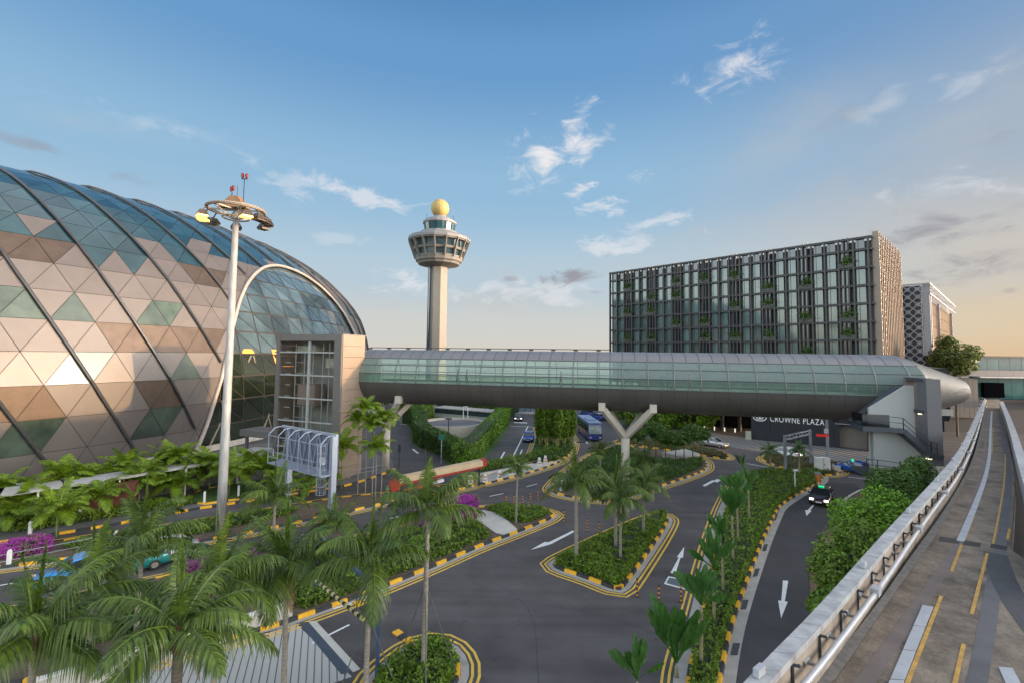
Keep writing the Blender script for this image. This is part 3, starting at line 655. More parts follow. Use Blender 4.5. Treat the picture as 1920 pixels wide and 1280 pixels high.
# covered walkway -----------------------------------------------------
cw=thing('covered_walkway','white edged flat canopy on thin posts along the foot of the dome','canopy')
f_=[P(x,y,2.9) for x,y in ((-120,948),(0,932),(79,920),(121,914),(244,895),(359,876),(410,867),(480,852),(512,842))]
rf=MB()
for a_,b_ in zip(f_,f_[1:]):
    d=(b_-a_).normalized(); nrm=Vector((-d.y,d.x,0)); w=2.6
    rf.add([a_,b_,b_+nrm*w,a_+nrm*w]+[v+Vector((0,0,.22)) for v in(a_,b_,b_+nrm*w,a_+nrm*w)],[(3,2,1,0),(4,5,6,7),(0,1,5,4),(2,3,7,6)])
rf.build('canopy',mat('canopy_white',(.36,.35,.33),.6,var=.15),cw)
for v in resample(f_,5.2)[1:]:
    p_=MB(); p_.cyl((v.x-.1,v.y+.25,0),.09,2.9,10); p_.build('post',whitep,cw)
wl=MB()
for a_,b_ in zip(f_,f_[1:]):
    d=(b_-a_).normalized(); nrm=Vector((-d.y,d.x,0)); o_=nrm*3.0; wl.bar(Vector((a_.x,a_.y,1.4))+o_,Vector((b_.x,b_.y,1.4))+o_,.15,2.8)
tag(wl.build('panel_wall',mat('taupe_wall',(.19,.17,.15),.6,var=.1,scale=.8)),'taupe panelled wall behind the canopy at the foot of the dome','wall')
bx=MB(); q=P(179,990); bx.box((P(165,984).x-.4,P(165,984).y+3,1.35),(3.2,1.5,2.6),.5); tag(bx.build('kiosk',mat('rust_panel',(.11,.03,.018),.6,var=.2)),'dark red boxy kiosk under the canopy behind the bright palms','kiosk')
# ================================================================== lift tower
lt=thing('lift_tower','square lift tower with glazed front and tan metal sides, joining the dome and the bridge','lift tower',(-20.1,55.2,0))
f=Vector((-.93,.37,0)).normalized(); s_=Vector((.37,.93,0)).normalized(); LH=17.; LW=10.4; LD=3.9
tan=mat('tan_panel',(.25,.195,.155),.5,.25,var=.06,scale=.5); grey_=mat('tower_frame_grey',(.17,.16,.155),.5,.3,var=.06); lgrey=mat('mullion_light',(.40,.42,.42),.5,.3)
mb=MB()
for z in np.arange(0,LH-.1,LH/13): mb.box(s_*(LD/2)-f*.02+Vector((0,0,z+LH/26)),(.14,LD,LH/13-.03),ax=(f,s_,Vector((0,0,1))))
for z in np.arange(0,LH-.1,LH/13): mb.box(f*(LW)+s_*(LD/2)+Vector((0,0,z+LH/26)),(.14,LD,LH/13-.03),ax=(f,s_,Vector((0,0,1))))
mb.build('side_panels',tan,lt)
mb=MB(); mb.box(f*LW/2+s_*LD+Vector((0,0,LH/2)),(LW,.2,LH),ax=(f,s_,Vector((0,0,1)))); mb.build('back_wall',mat('back_grey',(.34,.33,.31),.7,var=.3,scale=.4),lt)
mb=MB()
for t0,w in((.55,1.1),(LW-.3,.6)): mb.box(f*t0+Vector((0,0,LH/2)),(w,.3,LH),ax=(f,s_,Vector((0,0,1))))
mb.box(f*(LW/2+.22)+Vector((0,0,LH-.35)),(LW-1.72,.3,.7),ax=(f,s_,Vector((0,0,1)))); mb.box(f*LW/2+s_*LD/2+Vector((0,0,LH+.05)),(LW+.2,LD+.3,.12),ax=(f,s_,Vector((0,0,1)))); mb.build('frame',grey_,lt)
mb=MB(); 
for z in (3.3,6.5,9.3,12.1,14.9): mb.box(f*5.45-s_*.02+Vector((0,0,z)),(8.6,.16,.16),ax=(f,s_,Vector((0,0,1))))
mb.box(f*5.0-s_*.05+Vector((0,0,LH/2-.3)),(.28,.24,LH-1.),ax=(f,s_,Vector((0,0,1)))); mb.build('mullions',lgrey,lt)
lg=glassm('lift_glass',(.80,.82,.80),.02,fm=.5)
mb=MB(); q_=[f*9.75+s_*.12,f*1.15+s_*.12]; mb.quad(q_[0]+Zv*.2,q_[1]+Zv*.2,q_[1]+Zv*(LH-.5),q_[0]+Zv*(LH-.5)); mb.build('glazing',lg,lt)
mb=MB()
for t0 in (1.6,2.6,3.4,4.4,6.0,7.4,8.9): mb.bar(f*t0+s_*1.6,f*t0+s_*1.6+Vector((0,0,16)),.12)
for z in np.arange(1,16,1.4): mb.bar(f*6+s_*2+Vector((0,0,z)),f*9.2+s_*2+Vector((0,0,z)),.14); mb.bar(f*8.6+s_*.6+Vector((0,0,z)),f*9.5+s_*.6+Vector((0,0,z+.03)),.12)
mb.build('lift_rails',lgrey,lt)
mb=MB(); mb.box(f*6.7+s_*2.2+Vector((0,0,9.6)),(2.8,1.8,2.6),ax=(f,s_,Vector((0,0,1)))); mb.build('lift_car',mat('lift_car_beige',(.30,.22,.19),.5),lt)
mb=MB(); mb.box(f*2.6+s_*2.2+Vector((0,0,13.6)),(2.2,1.8,1.2),ax=(f,s_,Vector((0,0,1)))); mb.box(f*6.9+s_*2.2+Vector((0,0,15.3)),(3.0,1.8,.9),ax=(f,s_,Vector((0,0,1)))); mb.build('machinery',mat('machinery',(.45,.45,.38),.6,var=.4,scale=2),lt)
mb=MB(); mb.box(f*13+s_*1+Vector((0,0,4.5)),(5.5,3.,.8),ax=(f,s_,Vector((0,0,1)))); mb.box(f*15+Vector((0,0,2)),(.3,.3,4.2),ax=(f,s_,Vector((0,0,1)))); mb.build('entrance_canopy',grey_,lt)
# ================================================================== sky bridge
br=thing('sky_bridge','long tubular footbridge with green-tinted glass band and grey metal shell crossing the whole road','footbridge')
bd=Vector((1,-.2201,0)).normalized(); bn=Vector((-bd.y*-1,-bd.x,0)); bn=Vector((bd.y,-bd.x,0))   # bn points to the camera side
A0=Vector((-18.7,57.4+.2201*18.7,0)); BL=62.
stations=[]
def cs(th,sc=1.,): return 3.6*math.cos(th)*sc,3.45*math.sin(th)*sc
u=0; nb=22; L1=nb*2.7
for i in range(nb*2+1): stations.append((A0+bd*(i*1.35),bn,1.,11.93))
# bend and second run
cur=A0+bd*L1; tgt=Vector((.785,.62,0)).normalized()
stations=stations[:-1]
mit=(bn+Vector((tgt.y,-tgt.x,0))).normalized()
nr=(bn*1.6+mit).normalized(); stations.append((cur-bd*.35,nr*1.04,1.,11.93)); stations.append((cur.copy(),mit*1.10,1.,11.92)); nr=(Vector((tgt.y,-tgt.x,0))*1.6+mit).normalized(); stations.append((cur+tgt*.35,nr*1.04,1.,11.9))
L2=33; n2=24
for i in range(1,n2+1):
    cur=cur+tgt*(L2/n2); q=i/n2; stations.append((cur.copy(),Vector((tgt.y,-tgt.x,0)),1-.42*q,11.9-1.5*q))
def ringpts(st,ths):
    c,nv,sc,zc=st; o=[]
    for th in ths:
        a_,b_=cs(th,sc); o.append(Vector((c.x,c.y,zc))+nv*a_+Vector((0,0,b_)))
    return o
G0,G1=R_(-10),R_(43)
def shell(name,ths,m,i0,i1,off=0.,gap=None,sm=True,step=1):
    mb=MB()
    for i in range(i0,i1,step):
        a_=ringpts(stations[i],ths); b_=ringpts(stations[min(i+step,len(stations)-1)],ths)
        if gap:
            d=(b_[0]-a_[0]).normalized()*gap
            a_=[v+d for v in a_]; b_=[v-d for v in b_]
        n=len(a_)
        if off:
            c0=Vector((stations[i][0].x,stations[i][0].y,stations[i][3]))
            a_=[v+(v-c0).normalized()*off for v in a_]; c0=Vector((stations[min(i+step,len(stations)-1)][0].x,stations[min(i+step,len(stations)-1)][0].y,stations[min(i+step,len(stations)-1)][3])); b_=[v+(v-c0).normalized()*off for v in b_]
        mb.add(a_+b_,[(j,j+1,n+j+1,n+j) for j in range(n-1)])
    return mb.build(name,m,br,sm)
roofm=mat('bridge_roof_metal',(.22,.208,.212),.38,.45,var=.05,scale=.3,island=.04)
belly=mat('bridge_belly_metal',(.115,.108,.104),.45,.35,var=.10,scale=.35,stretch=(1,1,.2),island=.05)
NS=len(stations)-1; i_g=nb*2+1
lin=lambda a,b,n:[a+(b-a)*i/n for i in range(n+1)]
shell('roof',lin(G1,math.pi-G1,14),roofm,0,i_g,gap=.025); shell('far_roof',lin(G1,math.pi-G1,14),mat('darkened_roof_metal',(.075,.07,.068),.65,.1,var=.06,island=.05),i_g,NS,gap=.025); shell('roof_joints',lin(G1,math.pi-G1,14),joint,0,NS,off=-.06)  # far run's roof metal is darkened in colour to offset the sun on it
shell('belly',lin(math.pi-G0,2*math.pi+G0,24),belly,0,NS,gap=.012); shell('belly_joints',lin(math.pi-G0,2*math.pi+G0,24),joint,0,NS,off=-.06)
bglass=glassm('bridge_glass',(.80,.92,.89),.40,.10,(.78,.89,.90),haze=.34,hcol=(.42,.52,.50))  # pale frit-like diffuse mixed in, standing in for inner light on the glass
bglass2=glassm('bridge_glass_lower',(.56,.74,.67),.28,.12,(.68,.82,.78),haze=.26,hcol=(.30,.42,.37)); bglass3=glassm('bridge_glass_far',(.88,.97,.93),.1,.1)
shell('glazing',lin(R_(9),G1,4),bglass,0,i_g,sm=True); shell('lower_glazing',lin(G0,R_(9),2),bglass2,0,i_g,sm=True)
shell('ceiling',lin(G1,math.pi-G1,8),mat('bridge_ceiling',(.62,.63,.60),.6,var=.03),0,i_g,off=-.12)
shell('far_glazing',lin(math.pi-G1,math.pi-G0,5),bglass3,0,i_g,sm=True)
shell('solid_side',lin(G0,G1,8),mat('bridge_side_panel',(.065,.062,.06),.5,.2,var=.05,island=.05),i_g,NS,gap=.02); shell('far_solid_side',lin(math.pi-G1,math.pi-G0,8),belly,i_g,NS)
mb=MB()
for i in range(0,i_g+1,2):
    mb.tube(ringpts(stations[i],lin(G0,G1,8)),.075,5); mb.tube(ringpts(stations[i],lin(math.pi-G1,math.pi-G0,6)),.06,5)
mb.each('mullion',mat('mullion_grey',(.16,.17,.17),.5,.4),br)
mb=MB()
for th in (G0,R_(9),R_(26.5),G1):
    for th2 in(th,math.pi-th): mb.tube([ringpts(stations[i],[th2])[0] for i in range(0,i_g+1)],.06,5)
mb.each('transom',mat('transom_grey',(.12,.13,.13),.5,.4),br)
mb=MB()
for i in range(0,NS-6):
    a_,b_=stations[i],stations[i+1]; w=3.1
    mb.add([Vector((a_[0].x,a_[0].y,11.2))+a_[1]*w,Vector((a_[0].x,a_[0].y,11.2))-a_[1]*w,Vector((b_[0].x,b_[0].y,11.2))-b_[1]*w,Vector((b_[0].x,b_[0].y,11.2))+b_[1]*w],[(0,1,2,3)])
mb.build('floor',mat('bridge_floor',(.42,.42,.36),.4,var=.1),br)
mb=MB()
for i in range(1,nb*2,4):
    for sg in(-.9,.9): mb.box((stations[i][0].x+bn.x*sg,stations[i][0].y+bn.y*sg,14.55),(1.2,.12,.04),rz=math.atan2(bd.y,bd.x))
mb.each('ceiling_lamp',mat('ceiling_lamp',(.9,.9,.8),.5,emit=(1,.93,.78),estr=5.),br)
mb=MB()
for i in range(0,nb*2,1):
    a_=stations[i]; mb.bar(Vector((a_[0].x,a_[0].y,11.2))+a_[1]*2.7,Vector((a_[0].x,a_[0].y,12.2))+a_[1]*2.7,.05)
    mb.bar(Vector((a_[0].x,a_[0].y,12.25))+a_[1]*2.7,Vector((stations[i+1][0].x,stations[i+1][0].y,12.25))+a_[1]*2.7,.06)
mb.build('handrail',steel,br)
mb=MB(); ra=[Vector((stations[i][0].x,stations[i][0].y,15.62)) for i in range(0,nb*2-20)]
mb.tube(ra,.05,5)
for v in ra[::2]: mb.box(v-Vector((0,0,.12)),(.5,.2,.16),rz=-.2)
mb.build('ridge_rail',dark,br)
mb=MB(); mb.bar(A0-bd*.0+Vector((0,0,8.9)),A0-bd*1.2+Vector((0,0,8.9)),6.4,.5); mb.bar(A0+Vector((0,0,14.9)),A0-bd*1.3+Vector((0,0,14.9)),6.4,.7); mb.build('end_collar',tan,br)
mb=MB(); mb.bar(A0+Vector((0,0,11.9)),A0-bd*1.2+Vector((0,0,11.9)),6.2,5.2); mb.build('end_glazing',mat('green_glass',(.08,.16,.13),.1,0,spec=.9),br)
# Y columns
def ycolumn(c,label,m=None):
    cm=mat('column_beige',(.48,.43,.37),.65,var=.08) if m is None else m
    r=thing('bridge_column',label,'column',(c.x,c.y,0),math.atan2(bd.y,bd.x),'forked columns under the footbridge')
    mb=MB(); mb.cyl((0,0,0),.48,5.6,20); mb.build('shaft',cm,r,True)
    for dx,dy in((-2.6,2.7),(2.9,2.7),(-2.6,-2.4),(2.9,-2.4)):
        mb=MB(); mb.bar((0,0,5.5),(dx*.95,-dy*.95,8.95),.62,.62); mb.box((dx,-dy,9.25),(.72,.72,.9)); mb.build('branch',cm,r)
    return r
ycolumn(Vector((A0+bd*( (3.4)/bd.x+0)) if False else Vector((-16.1,60.9,0))),'beige forked column beside the lift tower, under the left end of the footbridge')
ycolumn(Vector((13.3,54.5,0)),'beige forked column rising from the palms, under the middle of the footbridge')
pr_=thing('bridge_pier','plain concrete pier under the far bend of the footbridge, behind the stair tower','pier',(52,58,0)); mb=MB(); mb.box((0,0,4.2),(1.2,1.6,8.4)); mb.build('shaft',concrete,pr_); mb=MB(); mb.box((0,0,8.6),(2.4,3.4,.7)); mb.build('cap',concrete,pr_)
# ================================================================== stair tower
st_=thing('stair_tower','white walled open staircase with dark steel landings, at the bend of the footbridge','staircase',(33.95,44.5,0))
sx=Vector((.985,-.17,0)); sy=Vector((.17,.985,0)); Zv=Vector((0,0,1)); SA=(sx,sy,Zv)
wallw=mat('stair_wall_white',(.36,.37,.365),.7,var=.06,scale=.6); dsteel=mat('blue_grey_steel',(.055,.062,.08),.5,.2,var=.1)
def sp3(x,y,z): return sx*x*.79+sy*y+Zv*z
def wallpoly(pts,y0,y1,name,m):
    mb=MB(); n=len(pts); vs=[sp3(x,y0,z) for x,z in pts]+[sp3(x,y1,z) for x,z in pts]
    mb.add(vs,[tuple(range(n)),tuple(range(2*n-1,n-1,-1))]+[(i,i+n,(i+1)%n+n,(i+1)%n) for i in range(n)]); return mb.build(name,m,st_)
wallpoly([(0,3.0),(0,10.3),(4.0,12.5),(4.85,12.5),(4.85,1.0),(.0,1.0)],-.12,.12,'upper_wall',wallw)
wallpoly([(0,0),(0,8.95),(2.2,8.75),(4.85,6.7),(4.95,0)],-.75,-.55,'lower_wall',wallw)
mb=MB()
def flight(a,b,w,n):
    for i in range(n):
        q=(i+.5)/n; p=a.lerp(b,q); mb.box(p,((b-a).length/n*.95,w,.1),ax=SA)
for ya,za in((-1.5,8.75),): 
    mb.box(sp3(-.55,-.9,8.6),(2.2,2.2,.45),ax=SA)
    mb.bar(sp3(.5,-1.35,8.6),sp3(2.4,-1.35,8.45),1.2,.35); mb.bar(sp3(2.4,-1.35,8.5),sp3(5.0,-1.35,6.5),1.2,.42); mb.bar(sp3(5.0,-1.35,6.45),sp3(6.2,-1.35,6.3),1.2,.35)
    mb.box(sp3(-.55,-.9,4.6),(2.2,2.2,.4),ax=SA); mb.bar(sp3(.5,-1.35,4.6),sp3(1.8,-1.35,4.4),1.2,.35); mb.bar(sp3(1.8,-1.35,4.4),sp3(5.2,-1.35,1.8),1.2,.4)
mb.build('stair_flights',dsteel,st_)
mb=MB()
mb.bar(sp3(0,0,8.7),sp3(-.2,0,8.7),.1,.1)
mb.bar(sp3(-1.4,.75,8.85),sp3(3.6,.75,12.2),.9,.3); mb.build('upper_flight',dsteel,st_)
mb=MB()
def rail(pts,h=1.05):
    for a_,b_ in zip(pts,pts[1:]):
        for hh in(h,h*.55): mb.bar(a_+Zv*hh,b_+Zv*hh,.05,.05)
        n=max(1,int((b_-a_).length/1.2))
        for i in range(n+1): p=a_.lerp(b_,i/n); mb.bar(p,p+Zv*h,.05)
rail([sp3(-.5,-1.9,8.8),sp3(2.3,-1.9,8.6),sp3(5.0,-1.9,6.6),sp3(5.6,-1.9,6.5)]); rail([sp3(-.5,-1.9,4.8),sp3(1.8,-1.9,4.6),sp3(5.1,-1.9,2.0)]); rail([sp3(-1.6,-1.9,4.8),sp3(-.5,-1.9,4.8)]); mb.build('handrails',dark,st_)
mb=MB(); mb.box(sp3(-1.62,-.9,9.35),(.06,2.2,1.15),ax=SA); mb.box(sp3(-.55,-1.97,9.35),(2.2,.06,1.15),ax=SA); mb.build('landing_screen',glassm('screen_glass',(.25,.27,.32),.15),st_)
mb=MB(); mb.box(sp3(5.6,-1.1,9.35),(1.15,1.3,7.7),ax=SA); mb.build('lift_slab',mat('slab_grey',(.125,.125,.135),.5,.2,var=.06),st_)
mb=MB(); mb.box(sp3(5.3,.9,9.3),(1.0,.3,8.0),ax=SA); mb.build('inner_wall',mat('inner_wall_tan',(.16,.13,.12),.6),st_)
mb=MB(); mb.box(sp3(5.3,-.2,13.1),(.9,2.2,.3),ax=SA); mb.box(sp3(5.25,-.3,10.2),(.8,2.0,.3),ax=SA); mb.build('landing_roof',dsteel,st_)
for p in (sp3(5.25,-.9,9.98),sp3(4.95,-1.6,6.1),sp3(-.6,-1.2,4.3)):
    mb=MB(); mb.box(p,(.9 if p.z>9 else .35,.3,.05),ax=SA); mb.build('lamp',mat('lamp_warm',(1,.9,.7),.5,emit=(1,.80,.5),estr=1.2,var=0),st_)
mb=MB(); mb.box(sp3(6.4,.6,1.4),(1.1,1.1,3.2),ax=SA); mb.build('footing',concrete,st_)
mb=MB(); mb.bar(sp3(-.9,-1.7,0),sp3(-.9,-1.7,4.4),.22); mb.build('corner_post',mat('post_tan',(.42,.30,.14),.6),st_)
mb=MB(); mb.box(sp3(4.5,1.4,.45),(3.2,2,.9),ax=SA); tag(mb.build('orange_barrier',mat('orange_brown',(.42,.16,.06),.6,var=.2)),'low orange brown base at the foot of the dark slab of the staircase','barrier').location=(33.95,44.5,0)
# ================================================================== hotel
ho=thing('hotel_building','long dark hotel block with gridded glass facade and small balcony plants, right of centre','building')
C0=Vector((66.4,85,0)); ha=Vector((-.68,.734,0)).normalized(); hb=Vector((.734,.68,0)).normalized(); hn=-hb   # ha: right->left, hn: outward front
HT=37.4; HLn=57.2; HD=26.
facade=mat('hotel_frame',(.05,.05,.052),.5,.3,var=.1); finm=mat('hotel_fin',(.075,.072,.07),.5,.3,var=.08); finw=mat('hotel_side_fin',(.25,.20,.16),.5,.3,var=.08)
teal=mat('hotel_window',(.075,.135,.13),.08,0,var=.35,scale=.35,spec=.9,island=.3,coat=.6); navy=mat('hotel_dark_glass',(.03,.04,.055),.08,0,var=.3,scale=.4,spec=.9,island=.3,coat=.5)
lev=[HT,35.2]+[35.2-3.37*(i+1) for i in range(8)]
bays=['w']+['n','w','w']*8
wd={'w':HLn/ (17+8*1.02),'n':HLn/(17+8*1.02)*1.02}
def hp(t,o,z): return C0+ha*t+hn*o+Vector((0,0,z))
AX=(ha,hn,Vector((0,0,1)))
mb=MB(); mb.box(C0+ha*(HLn/2)+hb*(HD/2+.35)+Vector((0,0,(HT+8)/2-.3)),(HLn,HD,HT-8.4),ax=(ha,hb,Zv)); mb.build('core',facade,ho)
t0=.35; wins=[]; plant_spots=[]
bset=set([(23,2),(23,8),(18,1),(18,5),(15,3)]) 
tt=t0; n_n=0; cells=[]
pl_rows={0:[1,4,5,],1:[1,3,6],2:[2,6],3:[1,3],4:[4,6] ,5:[2,4],6:[1,2],7:[1,3]}
pl_rows={0:[1,4,5],1:[2,4,6],2:[2,3,5],3:[1,3,5],4:[1,4,5],5:[1,2,4],6:[2,3,5],7:[1,3,5]}
tt=.3; posts=[tt]; nn=0
for b_ in bays:
    w=wd[b_]
    for r in range(len(lev)-1):
        z1,z0=lev[r],lev[r+1]
        if b_=='w':
            wins.append((tt,w,z0,z1,r,'w'))
        else:
            wins.append((tt,w,z0,z1,r,'n'))
    if b_=='n': nn+=1; cells.append((tt,w,nn-1))
    tt+=w; posts.append(tt)
vis=[];rest=MB()
for (t_,w,z0,z1,r,k_) in wins: vis.append((t_,w,z0,z1,r,k_))
vis.sort(key=lambda q:(q[0] if q[4]<8 else 1e3))
cnt=0
for (t_,w,z0,z1,r,k_) in vis:
    glassmat=navy if (r==0 or k_=='n') else teal
    if cnt<100 and r<7:
        m_=MB(); m_.cur=0; m_.box(hp(t_+w*.57,.05,(z0+z1)/2),(w*.60,.1,z1-z0-.4),ax=AX)
        m_.cur=1; m_.box(hp(t_+w*.70,.13,(z0+z1)/2),(.07,.08,z1-z0-.35),ax=AX)
        if k_=='n': m_.box(hp(t_+w*.40,.13,(z0+z1)/2),(.25,.12,z1-z0-.35),ax=AX)
        m_.build('window',[glassmat,facade],ho); cnt+=1
    else:
        rest.cur=0 if glassmat is teal else 1; rest.box(hp(t_+w*.57,.05,(z0+z1)/2),(w*.60,.1,z1-z0-.4),ax=AX); rest.cur=2; rest.box(hp(t_+w*.7,.13,(z0+z1)/2),(.07,.08,z1-z0-.35),ax=AX)
o=rest.build('windows_beyond',[teal,navy,facade],ho); o['kind']='stuff'
mb=MB()
for z in lev: mb.box(hp(HLn/2,.36,z),(HLn+.6,.62,.42),ax=AX)
mb.build('floor_bands',facade,ho)
for i,q in enumerate(posts):
    m_=MB(); m_.box(hp(q,.58,(HT+6.)/2+.1),(.24,.62,HT-5.8),ax=AX); m_.build('fin',finm,ho)
for (t_,w,ni) in cells:
    for q in (.33,.66):
        m_=MB(); m_.box(hp(t_+w*q,.55,(HT+6.)/2+.2),(.14,.5,HT-5.7),ax=AX); m_.build('fin',finm,ho)
    for r in pl_rows[ni]:
        z=lev[r+1]; pb=MB(); pb.box(hp(t_+w/2,.62,z+.55),(w*.96,.62,.85),ax=AX); po=pb.build('planter',finm,ho)
        n=420; c=hp(t_+w/2,.75,z+1.40); d=np.random.normal(0,1,(n,3))*np.array([.62,.35,.5]); pos=np.array(c)+d@np.array([ha,hn,Zv])
        build_quads('plant',leaf_quads(pos,np.random.normal(0,1,(n,3)),.3),leafF,po)
# side facade fins (sunlit)
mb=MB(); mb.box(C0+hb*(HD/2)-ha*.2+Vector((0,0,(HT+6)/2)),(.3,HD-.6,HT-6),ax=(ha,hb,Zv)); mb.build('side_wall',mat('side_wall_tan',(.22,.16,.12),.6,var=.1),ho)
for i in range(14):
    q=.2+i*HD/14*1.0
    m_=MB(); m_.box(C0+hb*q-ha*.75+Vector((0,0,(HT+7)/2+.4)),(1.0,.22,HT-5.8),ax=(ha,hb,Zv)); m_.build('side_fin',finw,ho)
mb=MB()
for z in np.arange(7,HT,1.12): 
    for i in (0,2): mb.box(C0+hb*(.9+i*HD/14)-ha*1.1+Vector((0,0,z)),(.12,.5,.3),ax=(ha,hb,Zv))
mb.build('side_slats',mat('slat_cream',(.62,.50,.38),.5,var=.2),ho)
# podium
pod=thing('hotel_podium','black panelled ground floor wall of the hotel carrying the white hotel name','building')
pa=P(1409,823); pb=P(1563,838); pd=(pb-pa).normalized(); pn=Vector((pd.y,-pd.x,0)); AXp=(pd,pn,Zv); plen=(pb-pa).length
blk=mat('podium_black',(.032,.034,.042),.45,.2,var=.15,scale=.8)
mb=MB()
for i in range(20): mb.box(pa+pd*(plen*(i+.5)/20)-pn*.3+Vector((0,0,2.6)),(plen/20-.02,.6,5.2),ax=AXp)
mb.box(pa+pd*(plen/2)-pn*.5+Vector((0,0,2.55)),(plen-.1,.6,5.1),ax=AXp); mb.build('sign_wall',blk,pod)
mb=MB(); mb.box(pa+pd*3-pn*12+Vector((0,0,9.6)),(48,24,8.),ax=AXp); mb.box(pa+pd*(-9)-pn*16+Vector((0,0,2.8)),(22,.5,5.6),ax=AXp); mb.build('upper_mass',mat('podium_dark',(.018,.017,.017),.7,var=.1),pod)
mb=MB()
for i in range(15): mb.box(pa+pd*(-8+i*1.9+random.uniform(-.3,.3))-pn*.0+Vector((0,0,5.35)),(.32,.3,.7),ax=AXp)
mb.each('canopy_lamp',mat('lamp_box_grey',(.35,.34,.32),.6),pod)
sx0=plen+.8
mb=MB()
for i in range(14): mb.box(pa+pd*(plen+.9+1.85)-pn*1.5+Vector((0,0,.12+i*.25)),(3.5,.06,.235),ax=AXp)
mb.build('roller_shutter',mat('shutter_taupe',(.20,.18,.155),.6,var=.05),pod)
mb=MB(); mb.box(pa+pd*(plen+.45)-pn*.9+Vector((0,0,2.2)),(.9,1.6,4.4),ax=AXp); mb.box(pa+pd*(plen+5.3)-pn*.7+Vector((0,0,2.6)),(1.3,1.6,5.2),ax=AXp); mb.box(pa+pd*(plen+2.7)-pn*.9+Vector((0,0,4.4)),(3.6,1.4,1.1),ax=AXp); mb.build('garage_surround',blk,pod)
mb=MB(); mb.box(pa+pd*(plen+2.6)-pn*.1+Vector((0,0,4.0)),(4.6,.12,.1),ax=AXp); mb.build('canopy_edge',lgrey,pod)
mb=MB()
for i in range(6): mb.cyl(pa-pd*(3+i*3.2)-pn*9,.35,5.6,10)
mb.each('drive_column',mat('column_brown',(.05,.04,.035),.6),pod)
for i in range(5):
    mb=MB(); q=pa-pd*(3.6+i*1.9)-pn*7; mb.cyl((q.x,q.y,0),.12,.55,8); mb.lathe([(.02,.55),(.17,.6),(.02,.78)],(q.x,q.y,0),8); mb.build('drive_light',mat('drive_lamp',(.8,.8,.75),.5,emit=(1,.95,.85),estr=.25,var=0),pod)
mb=MB(); mb.box(pa-pd*.45+pn*.3+Vector((0,0,.75)),(.9,.5,1.5),ax=AXp); tag(mb.build('gate_box',mat('pale_green_box',(.40,.42,.33),.6)),'pale boxy cabinet at the left end of the black hotel sign wall','cabinet')
# lettering
tw=mat('sign_white',(.80,.80,.78),.5,var=0,emit=(1,1,1),estr=.03)
cu=bpy.data.curves.new('t','FONT'); cu.body='CROWNE PLAZA'; cu.size=1.42; cu.extrude=.04; cu.space_character=1.12
to=bpy.data.objects.new('t',cu); COL.objects.link(to); bpy.context.view_layer.update()
me=bpy.data.meshes.new_from_object(to.evaluated_get(bpy.context.evaluated_depsgraph_get())); bpy.data.objects.remove(to)
xs=[v.co.x for v in me.vertices]; wdt=max(xs)-min(xs)
l0=P(1449,800,3.3); zt=3.55; start=.245*plen; want=plen*.655
me.materials.clear(); me.materials.append(tw)
sg=bpy.data.objects.new('sign_lettering',me); COL.objects.link(sg); sg.parent=pod
mw=Matrix.Identity(4); k_=want/wdt
for r in range(3): mw[r][0]=pd[r]*k_; mw[r][1]=Zv[r]*1.0; mw[r][2]=pn[r]
o_=pa+pd*start+pn*.06+Vector((0,0,zt)); mw[0][3],mw[1][3],mw[2][3]=o_; sg.matrix_world=mw
mb=MB(); cen=pa+pd*(.115*plen)+pn*.07+Vector((0,0,zt+.5))
def ell(rx,rz_,r,n=28,cx=0,a0=0,a1=2*math.pi): mb.tube([cen+pd*(cx+rx*math.cos(a0+(a1-a0)*i/n))+Zv*(rz_*math.sin(a0+(a1-a0)*i/n)) for i in range(n+1)],r,5)
ell(1.02,.58,.07)
for cx_ in (-.26,.26):
    for rr in(.32,.17): ell(rr,rr*1.0,.045,18,cx_)
mb.build('sign_emblem',tw,pod)
mb=MB(); rp0=P(1532,815,4.0); mb.bar(PD(1531,815,62),PD(1553,816,60),.10,.32); tag(mb.build('red_sign',mat('red_sign',(.6,.02,.02),.5,emit=(1,.05,.03),estr=.08)),'small red name board on the grey pole before the hotel wall','sign')
# ================================================================== lattice building
lb=thing('lattice_building','far block with white star lattice side and golden glass front beside the hotel','building')
C1=Vector((93.5,105,0)); H1=32.
mb=MB(); mb.box(C1+ha*10+hb*34+Vector((0,0,H1/2)),(20-.8,68-.8,H1-.5),ax=(ha,hb,Zv)); mb.build('core',mat('lattice_core_blue',(.035,.045,.065),.3,.1),lb)
lw=mat('lattice_white',(.33,.34,.37),.5,.1,var=.1)
mb=MB(); cell=1.75
for i in range(5):
    for j in range(18):
        q=C1+ha*(.9+cell*i)-hb*.3+Vector((0,0,H1-1.2-cell*j)); h=cell*.5
        for dx,dz in((h,h),(h,-h)): mb.bar(q-ha*dx-Zv*dz,q+ha*dx+Zv*dz,.16,.2)
        mb.bar(q-ha*h*.55+Zv*0,q+ha*h*.55,.1,.16); mb.bar(q-Zv*h*.55,q+Zv*h*.55,.1,.16)
        if (i+j)%2==0: mb.box(q,(.5,.14,.5),ax=(ha,hb,Zv))
mb.build('lattice',lw,lb)
gold=mat('golden_glass',(.35,.17,.07),.12,.75,var=.25,scale=.15,island=.2)
mb=MB()
for i in range(16):
    for j in range(9): mb.box(C1-ha*.2+hb*(5+i*3.7+1.8)+Vector((0,0,2+j*3.0+1.5)),(.2,3.55,2.9),ax=(ha,hb,Zv))
mb.build('golden_glazing',gold,lb)
mb=MB()
for q in (.9,3.6): mb.box(C1-ha*.5+hb*q+Vector((0,0,H1/2)),(1.2,.5,H1),ax=(ha,hb,Zv))
for i in (0,3,8): mb.box(C1-ha*.45+hb*(4+i*7.4)+Vector((0,0,H1/2-1)),(.5,.35,H1-3),ax=(ha,hb,Zv))
mb.each('side_column',lw,lb)
mb=MB()
